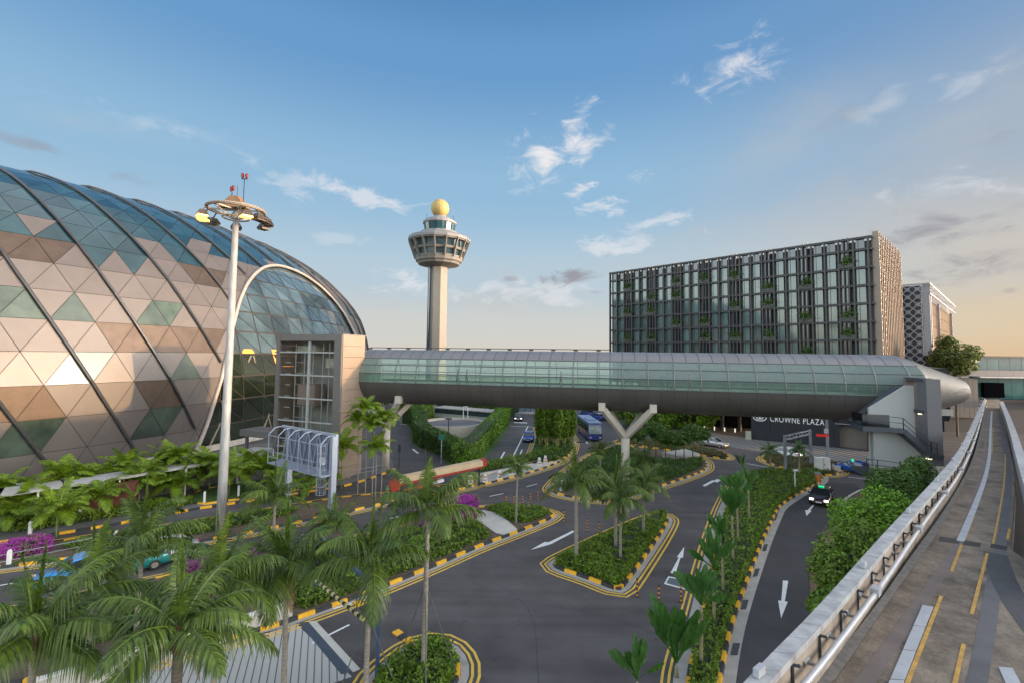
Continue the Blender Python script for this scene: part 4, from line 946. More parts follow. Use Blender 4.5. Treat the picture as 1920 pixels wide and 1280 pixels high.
for i in range(38):
    a_=C1-ha*1.2+hb*(i*1.75)+Vector((0,0,H1)); mb.bar(a_,a_+hb*1.75-Zv*2.2,.14); mb.bar(a_-Zv*2.2,a_+hb*1.75,.14)
mb.bar(C1-ha*1.2+Vector((0,0,H1)),C1-ha*1.2+hb*67+Vector((0,0,H1)),.3); mb.bar(C1-ha*1.2+Vector((0,0,H1-2.3)),C1-ha*1.2+hb*67+Vector((0,0,H1-2.3)),.2); mb.bar(C1-ha*1.2+Vector((0,0,H1)),C1+ha*19+Vector((0,0,H1)),.3); mb.build('cornice_lattice',lw,lb)
# ================================================================== terminal at the right
te=thing('terminal_building','low terminal with teal glass bands where the elevated track ends, far right','building')
greyp=mat('terminal_grey',(.13,.13,.145),.5,.3,var=.05); tealg=mat('terminal_glass',(.035,.10,.10),.08,0,var=.3,scale=.2,spec=.9,island=.2); tealt=mat('terminal_upper_glass',(.07,.13,.14),.15,0,var=.2,scale=.3,spec=.7,island=.2)
Y=98.; X0=Y*825/870.
def tb(name,x0,x1,z0,z1,m,y=Y,dp=1.,n=1,m2=None,gap=.06):
    mb=MB(); w=(x1-x0)/n
    for i in range(n): mb.box((x0+w*(i+.5),y+dp/2,(z0+z1)/2),(w-gap,dp,z1-z0))
    return mb.build(name,m,te)
tb('rear_block',93.5,165,0,15.2,greyp,Y+2,25)
tb('upper_glazing',93,165,12.9,15.5,tealt,Y,.5,30); tb('grey_fascia',91,165,11.55,12.85,greyp,Y-.3,.8,26,gap=.03); tb('soffit',97,165,11.3,11.5,lgrey,Y-1.5,2.5)
tb('side_block',91,97,3,11.2,mat('side_dark',(.06,.06,.068),.6),Y-1,3,6,gap=.04); tb('stone_upper',91,95,11.2,13.6,greyp,Y-1.2,2,4,gap=.04)
tb('lower_glazing',97.2,165,6.8,11.25,tealg,Y,.5,26); tb('roof_edge',93,166,15.5,15.8,dark,Y-.6,27)
mb=MB(); mb.box((100.6,Y-.5,8.7),(4.2,.6,3.1)); mb.build('track_portal',mat('portal_shade_black',(.004,.004,.005),.9,var=0,spec=0),te)  # solid box; the opening's darkness is put into its black colour
tb('base',90,165,0,6.7,mat('base_grey',(.045,.045,.05),.8),Y-.6,1.2)
mb=MB()
for i in range(6): mb.box((107+i*3.1,Y-2.2,6.9),(2.6,.3,1.2))
mb.build('balustrade',mat('terminal_white',(.36,.36,.36),.6),te)
# ================================================================== control tower
ct=thing('control_tower','tall concrete airport control tower with a round glazed head and golden radar ball','control tower',(-31.2,194,0)); ct.scale=(1,1,1.022)
cc=mat('tower_concrete',(.23,.213,.185),.75,var=.07,scale=.5,stretch=(1,1,3)); cl=mat('tower_concrete_light',(.165,.155,.14),.75,var=.06); tg=mat('tower_glass',(.025,.06,.08),.08,0,spec=.9,var=.3,scale=.4); 
mb=MB(); mb.lathe([(4.0,0),(3.75,52)],n=8,a0=R_(22.5)); mb.build('shaft',cc,ct)
mb=MB(); mb.box((-3.15,-2.05,26),(.9,1.6,52),rz=R_(-45-8)); mb.build('window_strip',mat('strip_blue',(.03,.06,.09),.2),ct)
z0=52
mb=MB(); mb.lathe([(3.5,49.6),(8.6,50.8),(9.0,51.6),(9.7,52.0),(9.9,53.2)],n=16); mb.build('bowl',cl,ct)
mb=MB(); mb.lathe([(9.3,53.0),(10.9,61.2)],n=16); mb.build('glazing',tg,ct)
for r0,r1,za,zb in ((9.9,10.15,53.0,53.9),(10.9,11.3,56.2,57.1),(12.6,12.8,59.9,60.7)):
    mb=MB(); mb.lathe([(r0-1.5,za),(r0,za),(r1,zb),(r1-1.5,zb)],n=16); mb.build('floor_ring',cl,ct)
for k in range(16):
    a_=2*math.pi*k/16; c_,s__=math.cos(a_),math.sin(a_); mb=MB(); mb.bar((9.8*c_,9.8*s__,53.2),(12.6*c_,12.6*s__,60.6),.5,1.1); mb.build('fin',cl,ct)
mb=MB(); mb.lathe([(11.0,60.4),(13.1,60.4),(13.1,61.3),(12.6,62.0),(8.2,63.6),(8.0,64.2),(7.2,64.4)],n=16); mb.build('deck',mat('tower_roof_grey',(.18,.18,.185),.6,var=.05),ct)
mb=MB(); mb.lathe([(6.0,64.2),(6.6,67.6),(6.2,67.8)],n=20); mb.build('cab_glass',mat('cab_glass',(.015,.07,.09),.06,0,spec=1.,island=0),ct)
mb=MB()
for k in range(12): 
    a_=2*math.pi*k/12; mb.bar((6.05*math.cos(a_),6.05*math.sin(a_),64.2),(6.65*math.cos(a_),6.65*math.sin(a_),67.6),.14)
mb.each('cab_mullion',dark,ct)
mb=MB(); mb.lathe([(6.6,67.6),(7.1,67.9),(7.0,68.7),(5.0,70.0),(3.0,70.2),(2.6,71.2)],n=20); mb.build('cab_roof',mat('cab_roof_grey',(.22,.215,.22),.6),ct)
mb=MB(); R0=3.85; pr=[(max(.02,R0*math.sin(math.pi*i/14)),74.6-R0*math.cos(math.pi*i/14)) for i in range(15)]; mb.lathe(pr,n=22); mb.build('radar_dome',mat('radome_gold',(.42,.30,.10),.5,var=.15,scale=.6,island=0),ct)
mb=MB()
for x,y,h in((-5.6,0,3.2),(5.6,1,2.8),(-11.8,1,1.3),(3,5,2),(-8,-3,1.)): mb.bar((x,y,68 if abs(x)<7 else 62),(x,y,(68 if abs(x)<7 else 62)+h+1),.14)
mb.each('antenna',dark,ct)
# ================================================================== unseen wing added to shade the road (outside the frame, to the right)
tw_=thing('shading_wing','long grey unseen wing added to shade the road, beyond the right edge','building',(122,5,0))
mb=MB(); mb.box((0,0,11.5),(14,120,23)); mb.build('wall',greyp,tw_)
mb=MB()
for i in range(24): mb.box((-7.1,-57+i*4.95,15),(.2,4.6,9))
mb.build('glazing',tealg,tw_)
# ================================================================== elevated track
ZD=7.2
gw=thing('elevated_track','raised concrete train track with pale parapet, running along the right side to the terminal','elevated track')
deckm=mat('deck_concrete',(.11,.086,.066),.85,var=.4,scale=.9,bump=.3,bscale=20,col2=(.225,.18,.14),stretch=(1,1,1))
t=deckm.node_tree; tcx=t.nodes.new('ShaderNodeTexCoord'); b_=t.nodes['Principled BSDF']; src=b_.inputs['Base Color'].links[0].from_socket
n_=t.nodes.new('ShaderNodeTexNoise'); n_.inputs['Scale'].default_value=7; n_.inputs['Detail'].default_value=8; n_.inputs['Distortion'].default_value=1.5; t.links.new(tcx.outputs['Object'],n_.inputs['Vector']); r_=t.nodes.new('ShaderNodeMapRange'); r_.inputs[1].default_value=.4; r_.inputs[2].default_value=.62; r_.inputs[3].default_value=.80; r_.inputs[4].default_value=1.12; t.links.new(n_.outputs[0],r_.inputs[0])
cb_=t.nodes.new('ShaderNodeCombineColor'); [t.links.new(r_.outputs[0],cb_.inputs[i]) for i in range(3)]
t.links.new(mixc(t,1.,src,cb_.outputs[0],'MULTIPLY'),b_.inputs['Base Color']); stain=mat('running_strip',(.125,.10,.095),.7,var=.25,scale=.9,stretch=(1,1,1)); dk=mat('trench_dark',(.035,.032,.03),.85,var=.3,scale=2)
cop=mat('coping_white',(.29,.29,.30),.7,var=.3,scale=2.2,col2=(.40,.40,.41)); wallt=mat('parapet_tan',(.27,.22,.175),.8,var=.4,scale=.9,stretch=(1,1,.6)); gpl=mat('plate_white',(.36,.37,.40),.45,.1,var=.12,scale=2); yl2=mat('track_yellow',(.40,.23,.05),.7,var=.3,scale=4); aspg=mat('grey_strip',(.085,.082,.09),.75,var=.2,scale=1.)
def line(px,z): return resample(smooth_poly([P(x,y,z) for x,y in px],2,False),.6)
def match(a,n): 
    L=sum((q-p).length for p,q in zip(a,a[1:])); r=resample(a,L/(n-1)); return r
def ribbon(mb,a,b,n=90):
    "surface between two lines"
    a=match(a,n); b=match(b,n); n=min(len(a),len(b))
    for i in range(n-1): mb.quad(a[i],b[i],b[i+1],a[i+1])
ext=lambda l:l
CL=[(1300,1376),(1390,1283),(1440,1229),(1522,1149),(1655,1000),(1722,930),(1768,880),(1788,856),(1803,834),(1819,801),(1836,764),(1846,746)]
CR=[(1352,1376),(1440,1283),(1485,1229),(1563,1149),(1683,1000),(1733,943),(1776,895),(1797,869),(1815,834),(1830,801),(1843,764),(1850,748)]
zc=8.5
cl_=line(CL,zc); cr_=line(CR,zc); n=min(len(cl_),len(cr_)); cl_=match(cl_,120); cr_=match(cr_,120); n=min(len(cl_),len(cr_))
mb=MB()
for i in range(n-1):
    a,b,c,d=cl_[i],cr_[i],cr_[i+1],cl_[i+1]; t=Vector((0,0,.16)); g=(d-a).normalized()*.012
    a2,b2,c2,d2=a+g,b+g,c-g,d-g
    mb.add([a2,b2,c2,d2,a2-t,b2-t,c2-t,d2-t],[(0,1,2,3),(7,6,5,4),(0,4,5,1),(1,5,6,2),(2,6,7,3),(3,7,4,0)])
mb.build('parapet_coping',cop,gw)
mb=MB()
for i in range(n-1):
    q=[p.lerp(r,s) for p,r,s in((cl_[i],cr_[i],.25),(cl_[i],cr_[i],.8),(cl_[i+1],cr_[i+1],.8),(cl_[i+1],cr_[i+1],.25))]
    lo=[Vector((v.x,v.y,ZD-1.2)) for v in q]; hi=[Vector((v.x,v.y,zc-.15)) for v in q]
    mb.add(lo+hi,[(0,1,5,4),(1,2,6,5),(2,3,7,6),(3,0,4,7)])
mb.build('parapet_wall',wallt,gw)
mb=MB()
for i in range(n-1):
    if i%2==0:
        a=cl_[i].lerp(cr_[i],.78); d=(cr_[i]-cl_[i]).normalized()
        a=Vector((a.x,a.y,0))
        mb.box(a+d*.05+Vector((0,0,zc-.55)),(.05,.04,.75),ax=(d,Vector((-d.y,d.x,0)),Zv)); mb.box(a+d*.10+Vector((0,0,zc-.24)),(.20,.05,.05),ax=(d,Vector((-d.y,d.x,0)),Zv))
mb.each('bracket',dark,gw,2)
PP=[(1420,1376),(1510,1283),(1590,1180),(1660,1086),(1716,1001),(1753,950),(1786,908),(1812,864),(1830,818),(1840,781),(1848,752)]
pz=8.0; pl_=line(PP,pz)
mb=MB(); mb.tube(pl_,.075,8); mb.build('conduit_pipe',mat('pipe_white',(.38,.38,.40),.3,.1),gw,True)
pq=resample(pl_,1.55)
mb=MB()
for i,v in enumerate(pq[:-1]):
    d=(pq[i+1]-v).normalized(); s=Vector((-d.y,d.x,0))
    mb.box(v+s*.12-Zv*.02,(.07,.30,.06),ax=(d,s,Zv)); mb.tube([v+s*.30-Zv*.02-d*.16,v+s*.30-Zv*.02+d*.16],.075,8)
mb.each('pipe_clamp',mat('clamp_steel',(.28,.29,.30),.4,.6),gw,2)
jb=MB()
for q in range(0,len(pq)-1,5):
    d=(pq[q+1]-pq[q]).normalized(); s=Vector((-d.y,d.x,0)); jb.box(pq[q]+d*.5+Zv*.05,(.34,.22,.22),ax=(d,s,Zv)); jb.box(pq[q]+d*.9+s*.36+Zv*.60,(.30,.12,.16),ax=(d,s,Zv))
jb.each('junction_box',gpl,gw)
DL=[(1440,1376),(1500,1340),(1565,1280),(1657,1140),(1740,1025),(1762,995),(1797,928),(1830,862),(1843,807),(1850,768),(1853,748)]
DR=[(2080,1376),(2040,1280),(1960,1140),(1893,1030),(1897,998),(1903,917),(1900,873),(1889,818),(1879,768),(1874,748)]
dl=line(DL,ZD); dr=line(DR,ZD)
mb=MB(); ribbon(mb,dl,dr,130); mb.build('deck',deckm,gw)
# second deck branching right, near field
mb=MB(); mb.add([tuple(P(x,y,ZD-.012)) for x,y in ((1500,1376),(2300,1376),(2200,1200),(2000,1100),(1893,1028),(1750,1012),(1657,1140),(1565,1280))],[tuple(range(8))]); mb.build('junction_deck',deckm,gw)
mb=MB(); lt_=line([(1395,1376),(1480,1283),(1560,1170),(1640,1070),(1700,1001),(1745,950),(1778,908),(1806,864),(1826,818),(1838,781),(1848,752)],ZD-.75)
ribbon(mb,lt_,[Vector((v.x,v.y,ZD-.75)) for v in dl],120); 
a=match(dl,130)
for i in range(len(a)-1): mb.quad(a[i],a[i+1],a[i+1]-Zv*1.4,a[i]-Zv*1.4)
mb.build('cable_trench',dk,gw)
mb=MB()
led0=line([(1428,1376),(1520,1283),(1632,1150),(1716,1030),(1750,985),(1790,925),(1824,862),(1838,807),(1847,768),(1852,748)],ZD+.02); ribbon(mb,led0,[v+Zv*.01 for v in dl],120)
mb.build('trench_edge',mat('ledge_grey',(.13,.125,.12),.85,var=.3,scale=4),gw)
def pts_(l,z): return line(l,z)
mb=MB(); ribbon(mb,pts_([(1590,1290),(1650,1210),(1740,1090),(1785,1025),(1800,998),(1822,935),(1840,870),(1848,810),(1853,770)],ZD+.004),pts_([(1635,1290),(1690,1205),(1768,1090),(1803,1025),(1815,998),(1834,935),(1848,870),(1852,810),(1855,770)],ZD+.004),100)
mb.build('left_running_strip',stain,gw)
mb=MB(); ribbon(mb,pts_([(1808,1290),(1830,1190),(1848,1090),(1862,1040),(1872,998),(1880,930),(1884,873),(1878,818),(1871,775)],ZD+.004),pts_([(1850,1290),(1868,1190),(1878,1090),(1886,1040),(1890,998),(1898,930),(1897,873),(1888,818),(1877,775)],ZD+.004),100)
mb.build('right_running_strip',aspg,gw)
def plates(a,b,n,name,z=ZD+.03,th=.05):
    A=match(pts_(a,z),n+1); B=match(pts_(b,z),n+1); mb=MB()
    for i in range(min(len(A),len(B))-1):
        g=.015; q=[A[i].lerp(A[i+1],g),B[i].lerp(B[i+1],g),B[i].lerp(B[i+1],1-g),A[i].lerp(A[i+1],1-g)]
        lo=[v-Zv*th for v in q]; mb.add(q+lo,[(0,1,2,3),(0,4,5,1),(1,5,6,2),(2,6,7,3),(3,7,4,0)])
    return mb.build(name,gpl,gw)
plates([(1793,1012),(1822,948),(1845,891),(1853,851),(1855,807),(1858,770)],[(1808,1014),(1833,950),(1853,891),(1859,851),(1859.5,807),(1861,770)],46,'guide_plates')
plates([(1640,1340),(1665,1281),(1730,1132)],[(1672,1340),(1692,1281),(1750,1136)],4,'guide_plates')
plates([(1872,1248),(1895,1300)],[(1898,1250),(1925,1300)],1,'guide_plates')
mb=MB()
def yl(l,w=.09): 
    a=pts_(l,ZD+.012); strip(mb,a,-w/2,w/2,ZD+.012)
yl([(1685,1320),(1702,1278),(1765,1116)]); yl([(1784,1070),(1803,1020)]); yl([(1788,1290),(1807,1206)]); yl([(1822,1150),(1851,1036)]); yl([(1808,1010),(1826,965)]); yl([(1838,930),(1852,885)],.07); yl([(1862,1018),(1874,960),(1884,900),(1885,850)],.07); yl([(1889,1010),(1893,990)]); yl([(1860,850),(1862,800)],.05)
mb.build('yellow_lines',yl2,gw)
mb=MB(); 
for pq_ in ([(1762,1005),(1800,1010),(1798,1019),(1760,1014)],[(1808,1012),(1840,1017),(1837,1025),(1805,1020)],[(1858,1018),(1889,1023),(1888,1031),(1856,1026)]): mb.add([tuple(P(x,y,ZD+.006)) for x,y in pq_],[(0,1,2,3)])
mb.build('expansion_joint',dk,gw)
mb=MB(); a=pts_([(1866,1036),(1878,1080),(1905,1130),(1960,1200)],ZD+.008); strip(mb,a,-.35,.35,ZD+.008); mb.build('turnout_strip',mat('turnout_dark',(.05,.05,.055),.8,var=.2),gw)
# far-side structure and parapet
mb=MB(); rp=pts_([(1881,752),(1889,768),(1906,807),(1920,849),(1950,930),(2010,1060)],8.3); rp2=offset(rp,.45,False)
for i in range(len(rp)-1):
    a,b,c,d=rp[i],rp2[i],rp2[i+1],rp[i+1]; t=Vector((0,0,1.6)); mb.add([a,b,c,d,a-t,b-t,c-t,d-t],[(0,1,2,3),(0,4,5,1),(1,5,6,2),(2,6,7,3),(3,7,4,0)])
mb.build('right_parapet',cop,gw)
mb=MB(); ribbon(mb,[v-Zv*.9 for v in match(dr,60)],[v-Zv*2.0 for v in match(rp,60)],60); mb.build('right_trench',dk,gw)
mb=MB()
for q in range(3): a=offset(dr,-.35-.4*q,False); mb.tube([v-Zv*.5 for v in a],.06,5)
mb.each('power_rail',steel,gw)
mb=MB()
a=match(dr,90)
for i in range(len(a)-1): mb.quad(a[i],a[i+1],a[i+1]-Zv*1.4,a[i]-Zv*1.4)
ribbon(mb,[Vector((v.x,v.y,ZD-1.3)) for v in cl_],[Vector((v.x,v.y,ZD-1.3)) for v in a],80); mb.build('girder',concrete,gw)
for (x,y) in ((1700,1060),(1800,930),(1850,830)):
    mb=MB(); q=P(x,y,ZD); mb.box((q.x+1.,q.y,2.9),(1.6,1.2,5.8),rz=.8); mb.build('pier',concrete,gw)
# ================================================================== mast
mast=thing('floodlight_mast','tall pale floodlight mast with a ring of lamps, four of them lit yellow','light mast',tuple(P(413,1003)))
mp_=mat('mast_paint',(.29,.285,.28),.55,.15,var=.22,scale=1.5,stretch=(3,3,.5),col2=(.40,.39,.385))
mb=MB(); mb.lathe([(.38,0),(.35,4),(.22,27.4)],n=14); mb.build('pole',mp_,mast,True)
mb=MB(); R1=2.15; zt=26.9
for r_,z_ in((R1,zt),): mb.tube([(r_*math.cos(2*math.pi*i/36),r_*math.sin(2*math.pi*i/36),z_) for i in range(37)],.14,6)
for i in range(6):
    a=math.pi*i/3+.2; mb.bar((0,0,zt),(R1*math.cos(a),R1*math.sin(a),zt),.12); mb.bar((0,0,zt-.9),(R1*.95*math.cos(a),R1*.95*math.sin(a),zt-.1),.08)
mb.tube([(1.0*math.cos(2*math.pi*i/20),1.0*math.sin(2*math.pi*i/20),zt-.7) for i in range(21)],.07,5); mb.build('head_ring',mat('ring_brown_grey',(.30,.25,.20),.5,.3),mast)
mb=MB(); mb.add([(-1.25,-.6,zt+.1),(1.0,-.6,zt+.1),(.2,-.3,zt+1.15),(-.45,-.3,zt+1.15),(-1.25,.6,zt+.1),(1.0,.6,zt+.1),(.2,.3,zt+1.15),(-.45,.3,zt+1.15)],[(0,1,2,3),(5,4,7,6),(0,3,7,4),(1,5,6,2),(3,2,6,7),(0,4,5,1)]); mb.build('winch_cover',mat('rusty_cover',(.26,.14,.07),.6,.2,var=.3),mast)
lampm=mat('floodlight_glow',(1,.7,.25),.5,emit=(1,.50,.10),estr=1.1,var=0)
for i,(ang,lit) in enumerate(((195,1),(225,1),(318,1),(342,0),(358,0),(20,0),(60,0),(120,0),(165,0))):
    a=R_(ang); c=Vector((2.45*math.cos(a),2.45*math.sin(a),zt-.75)); rad=Vector((math.cos(a),math.sin(a),0)); tn=Vector((-rad.y,rad.x,0))
    mb=MB(); vs=[c+rad*(u*.42)+tn*(v*.45)+Zv*(-.22) for u,v in((-1,-1),(1,-1),(1,1),(-1,1))]+[c+rad*(u*.2)+tn*(v*.25)+Zv*.2 for u,v in((-1,-1),(1,-1),(1,1),(-1,1))]
    tl=lambda v:v+Zv*((v-c).dot(rad)*-.0)
    mb.add(vs,[(3,2,1,0),(4,5,6,7),(0,1,5,4),(1,2,6,5),(2,3,7,6),(3,0,4,7)]); mb.bar(c+Zv*.2,c-rad*.35+Zv*.65,.08); fl_=mb.build('floodlight',mat('lamp_housing',(.07,.055,.045),.5,.3,var=.1) if i==0 else bpy.data.materials['lamp_housing'],mast)
    mb=MB(); mb.box(c-Zv*.30,(.72,.78,.14),ax=(rad,tn,Zv)); mb.build('lens',lampm if lit else bpy.data.materials['lamp_housing'],fl_)
redl=mat('red_beacon',(.16,.012,.012),.4,var=.1)
mb=MB(); mb.bar((.55,0,zt+.6),(.55,0,zt+2.7),.05); mb.box((.55,0,zt+2.7),(.5,.1,.06)); mb.bar((-.45,0,zt+1.1),(-.45,0,zt+1.5),.06); mb.bar((0,0,zt+1),(0,0,zt+2.1),.03); mb.build('beacon_stem',dark,mast)
for x,z in((.38,zt+2.95),(.74,zt+2.9),(-.52,zt+1.75),(-.36,zt+1.85)):
    mb=MB(); mb.lathe([(.03,-.2),(.11,-.1),(.13,.1),(.09,.24),(.02,.28)],(x,0,z),10); mb.build('beacon',redl,mast)
#@@PART4
# ================================================================== vegetation
def tri_strip_leaf(V,Fq,base,d,up,L,w,droop,seg=3):
    "narrow drooping leaflet"
    side=d.cross(up)
    if side.length<1e-4: side=Vector((1,0,0))
    side.normalize(); pts=[]
    for i in range(seg+1):
        t=i/seg; p=base+d*(L*t)-Vector((0,0,1))*(droop*L*t*t); ww=w*(1-t)**.6*(.55+.45*min(1,t*4)) if t<1 else 0
        pts.append((p-side*ww*.5,p+side*ww*.5))
    n=len(V)
    for a,b in pts: V.append(a); V.append(b)
    for i in range(seg): Fq.append((n+2*i,n+2*i+1,n+2*i+3,n+2*i+2))
def frond(V,Fq,org,az,el,L,nl=34,lw=.05,ll=.62,curl=1.3,rng=random,droop=.55,wind=Vector((0,0,0)),pinn=1.):
    d=Vector((math.cos(az)*math.cos(el),math.sin(az)*math.cos(el),math.sin(el))); p=org.copy(); pts=[p.copy()];ds=[d.copy()]
    n=14
    for i in range(n):
        t=(i+1)/n; d=(d+Vector((0,0,-1))*(curl/n*(.35+1.3*t))+wind*(1.0/n)).normalized(); p=p+d*(L/n); pts.append(p.copy()); ds.append(d.copy())
    m=len(V)
    for i,(q,dd) in enumerate(zip(pts,ds)):   # rachis as a thin 3-sided rod
        s=dd.cross(Vector((0,0,1))); s=s.normalized() if s.length>1e-4 else Vector((1,0,0)); u=s.cross(dd); r=.035*(1-i/(n+1))+.004
        V+= [q+s*r,q-s*r,q+u*r*1.2]
    for i in range(n):
        for k in range(3): a=m+3*i+k; b=m+3*i+(k+1)%3; Fq.append((a,b,b+3,a+3))
    for j in range(nl):
        t=.14+.86*j/(nl-1); x=t*n; i=min(int(x),n-1); q=pts[i].lerp(pts[i+1],x-i); dd=ds[i]
        s=dd.cross(Vector((0,0,1))); s=s.normalized() if s.length>1e-4 else Vector((1,0,0)); u=s.cross(dd).normalized()
        l=ll*(math.sin(math.pi*min(1,.12+.88*t)**.8)*.9+.16)*rng.uniform(.88,1.1)
        for sg in(-1,1):
            dr=(s*sg*pinn+dd*(.55+.5*t)+u*rng.uniform(.0,.45)+wind*.35).normalized()
            tri_strip_leaf(V,Fq,q,dr,u,l,lw*rng.uniform(.8,1.2),droop*rng.uniform(.7,1.4))
def palm_mesh(seed,nf=11,L=3.0,spear=True,curl=1.25,nl=34,lw=.055,ll=.68,droop=.5,emin=.15,emax=1.25,wind=(0,0,0)):
    rng=random.Random(seed); V=[];Fq=[]
    for i in range(nf):
        az=2*math.pi*i/nf*1.0+rng.uniform(-.25,.25); el=emin+(emax-emin)*((i*5)%nf)/nf+rng.uniform(-.1,.1)
        frond(V,Fq,Vector((0,0,0)),az,el,L*rng.uniform(.85,1.1),nl,lw,ll,curl*rng.uniform(.8,1.2),rng,droop,Vector(wind))
    if spear:
        frond(V,Fq,Vector((0,0,0)),rng.uniform(0,6),1.5,L*.95,nl,lw*.8,ll*.35,.1,rng,.1,pinn=.3)
    me=bpy.data.meshes.new('crown'); me.from_pydata([tuple(v) for v in V],[],Fq); me.update(); return me
def setm(me,m): me.materials.append(m); return me
PM=[setm(palm_mesh(s,nf=12+s%4,L=2.6+.25*(s%3),curl=1.15+.25*(s%3),nl=52,lw=.075,ll=.74,droop=.95,emin=.05+.1*(s%2),emax=1.4,wind=(.32,.05,0)),leafB) for s in range(6)]
_V=[];_F=[];frond(_V,_F,Vector((0,0,0)),.4,-.9,1.5,22,.04,.3,1.5,random.Random(3),.9); DEAD=bpy.data.meshes.new('dead_frond'); DEAD.from_pydata([tuple(v) for v in _V],[],_F); DEAD.update(); DEAD.materials.append(mat('dead_leaf',(.20,.13,.06),.8,var=.3,island=.3))
PMs=[setm(palm_mesh(20+s,nf=16,L=2.1,curl=1.6,nl=34,lw=.11,ll=.62,droop=.5,spear=False,emin=.35,emax=1.3),leafC) for s in range(3)]
PMd=[setm(palm_mesh(40+s,nf=12,L=2.0,curl=1.5,nl=20,lw=.13,ll=.55,droop=.7,spear=False,emin=0,emax=1.4),leafF) for s in range(2)]
def trunk_mesh(h,r0,r1,shaft=0,lean=(0,0),name='trunk',m=None,seg=None):
    mb=MB(); n=seg or max(4,int(h/.28)); path=[];rs=[]
    for i in range(n+1):
        t=i/n; path.append(Vector((lean[0]*t*t*h,lean[1]*t*t*h,t*h))); rs.append((r0+(r1-r0)*t)*(1.06 if i%2 else .95)*(1.25 if i==0 else 1))
    mb.tube(path,rs,9); return mb
pcount=0
def palm(base,ztop,label,me,size=1.,tm=None,r0=.13,r1=.09,shaft=.7,group='tall royal palms on the traffic islands',shm=None,rz=None,cat='palm tree',name='palm_tree',lean=None):
    global pcount; pcount+=1
    r=thing(name,label,cat,(base.x,base.y,base.z),0,group); h=ztop-base.z
    lean=lean or (random.uniform(-.02,.03),random.uniform(-.02,.02))
    trunk_mesh(h-shaft*.3,r0,r1,lean=lean).build('trunk',tm or trunkm,r,True)
    top=Vector((lean[0]*h,lean[1]*h,h))
    if shaft:
        mb=MB(); mb.tube([top+Zv*z for z in(-shaft*.55,-shaft*.35,0,.25)],[r1*1.1,r1*1.6,r1*1.35,r1*.7],9); mb.build('crownshaft',shm or shaftm,r,True)
    if shaft>=.7 and pcount%2==0 and me.name.startswith('crown'):
        d_=bpy.data.objects.new('dead_frond',DEAD); COL.objects.link(d_); d_.parent=r; d_.location=top; d_.rotation_euler=(0,0,random.uniform(0,6.28)); d_.scale=(size,)*3
    c=bpy.data.objects.new('crown',me); COL.objects.link(c); c.parent=r; c.location=top+Zv*.12; c.rotation_euler=(0,0,random.uniform(0,6.28) if rz is None else rz); c.scale=(size,)*3
    return r
# (crown px, depth, base px-x offset) -> positions
def palm_at(cx,cy,depth,label,k=0,size=1.,basex=None,**kw):
    t=PD(cx,cy,depth); b=Vector((t.x,t.y,0))
    return palm(b,t.z,label,PM[k%6],size,**kw)
palm_at(66,1195,15.5,'big palm at the bottom left corner, its crown cut by the left edge',0,1.15)
palm_at(335,1185,15.5,'palm with a thick red-brown crownshaft over the grooved slab, bottom left',1,1.1,r0=.17,r1=.15,shaft=1.1,tm=mat('grey_dark_trunk',(.12,.10,.08),.85,var=.4,scale=5,stretch=(.3,.3,3)))
palm_at(265,1025,25,'palm with an upright spear leaf between the bottom left palm and the light mast',2,1.2,shm=shaftg)
palm_at(541,1062,21.5,'palm with a pale ringed trunk at the left edge of the grooved slab drain',3,1.2,shm=shaftg)
palm_at(693,1050,21,'palm over the striped height bar, left of the round hedge island',4,1.1,shm=shaftg)
palm_at(801,958,22,'tallest palm rising from the round hedge island, with prop sticks',0,1.1,rz=1.,r0=.14,r1=.10)
palm_at(516,935,38,'palm under the white sign gantry, beside the light mast',1,1.15,shm=shaftm)
palm_at(410,1095,19,'low spreading palm between the slab palm and the red-brown palm',2,1.0,shm=shaftg)
palm_at(170,1110,20,'palm with drooping fronds near the turquoise taxi',4,1.15,shm=shaftg)
palm_at(625,978,36,'palm on the long island left of the bougainvillea',3,.9)
palm_at(1081,906,34,'palm at the left corner of the triangular island',2,.95,r0=.15,r1=.11,shm=shaftg)
palm_at(1154,922,36.5,'palm near the centre of the triangular island, left of a pair',4,1.05,rz=2.,r0=.13,r1=.10,shm=shaftg)
palm_at(1163,936,34.5,'palm near the centre of the triangular island, right of a pair',1,.9,r0=.11,r1=.08,shm=shaftg)
palm_at(1206,907,39.5,'palm toward the far tip of the triangular island',3,.95,r0=.13,r1=.10,shm=shaftg)
palm_at(969,881,42,'small dark palm in the square hedge at the island tip',1,.62,r0=.09,r1=.07)
palm_at(845,955,38.5,'slender palm behind the bloom of magenta bougainvillea',2,.55,r0=.08,r1=.06)
palm_at(1125,846,55,'small palm in front of the coach, before the right Y column',0,.75,r0=.08,r1=.06,shm=shaftm)
palm_at(1208,862,53,'palm right of the beige Y column in the dark hedge',4,.85,r0=.10,r1=.08)
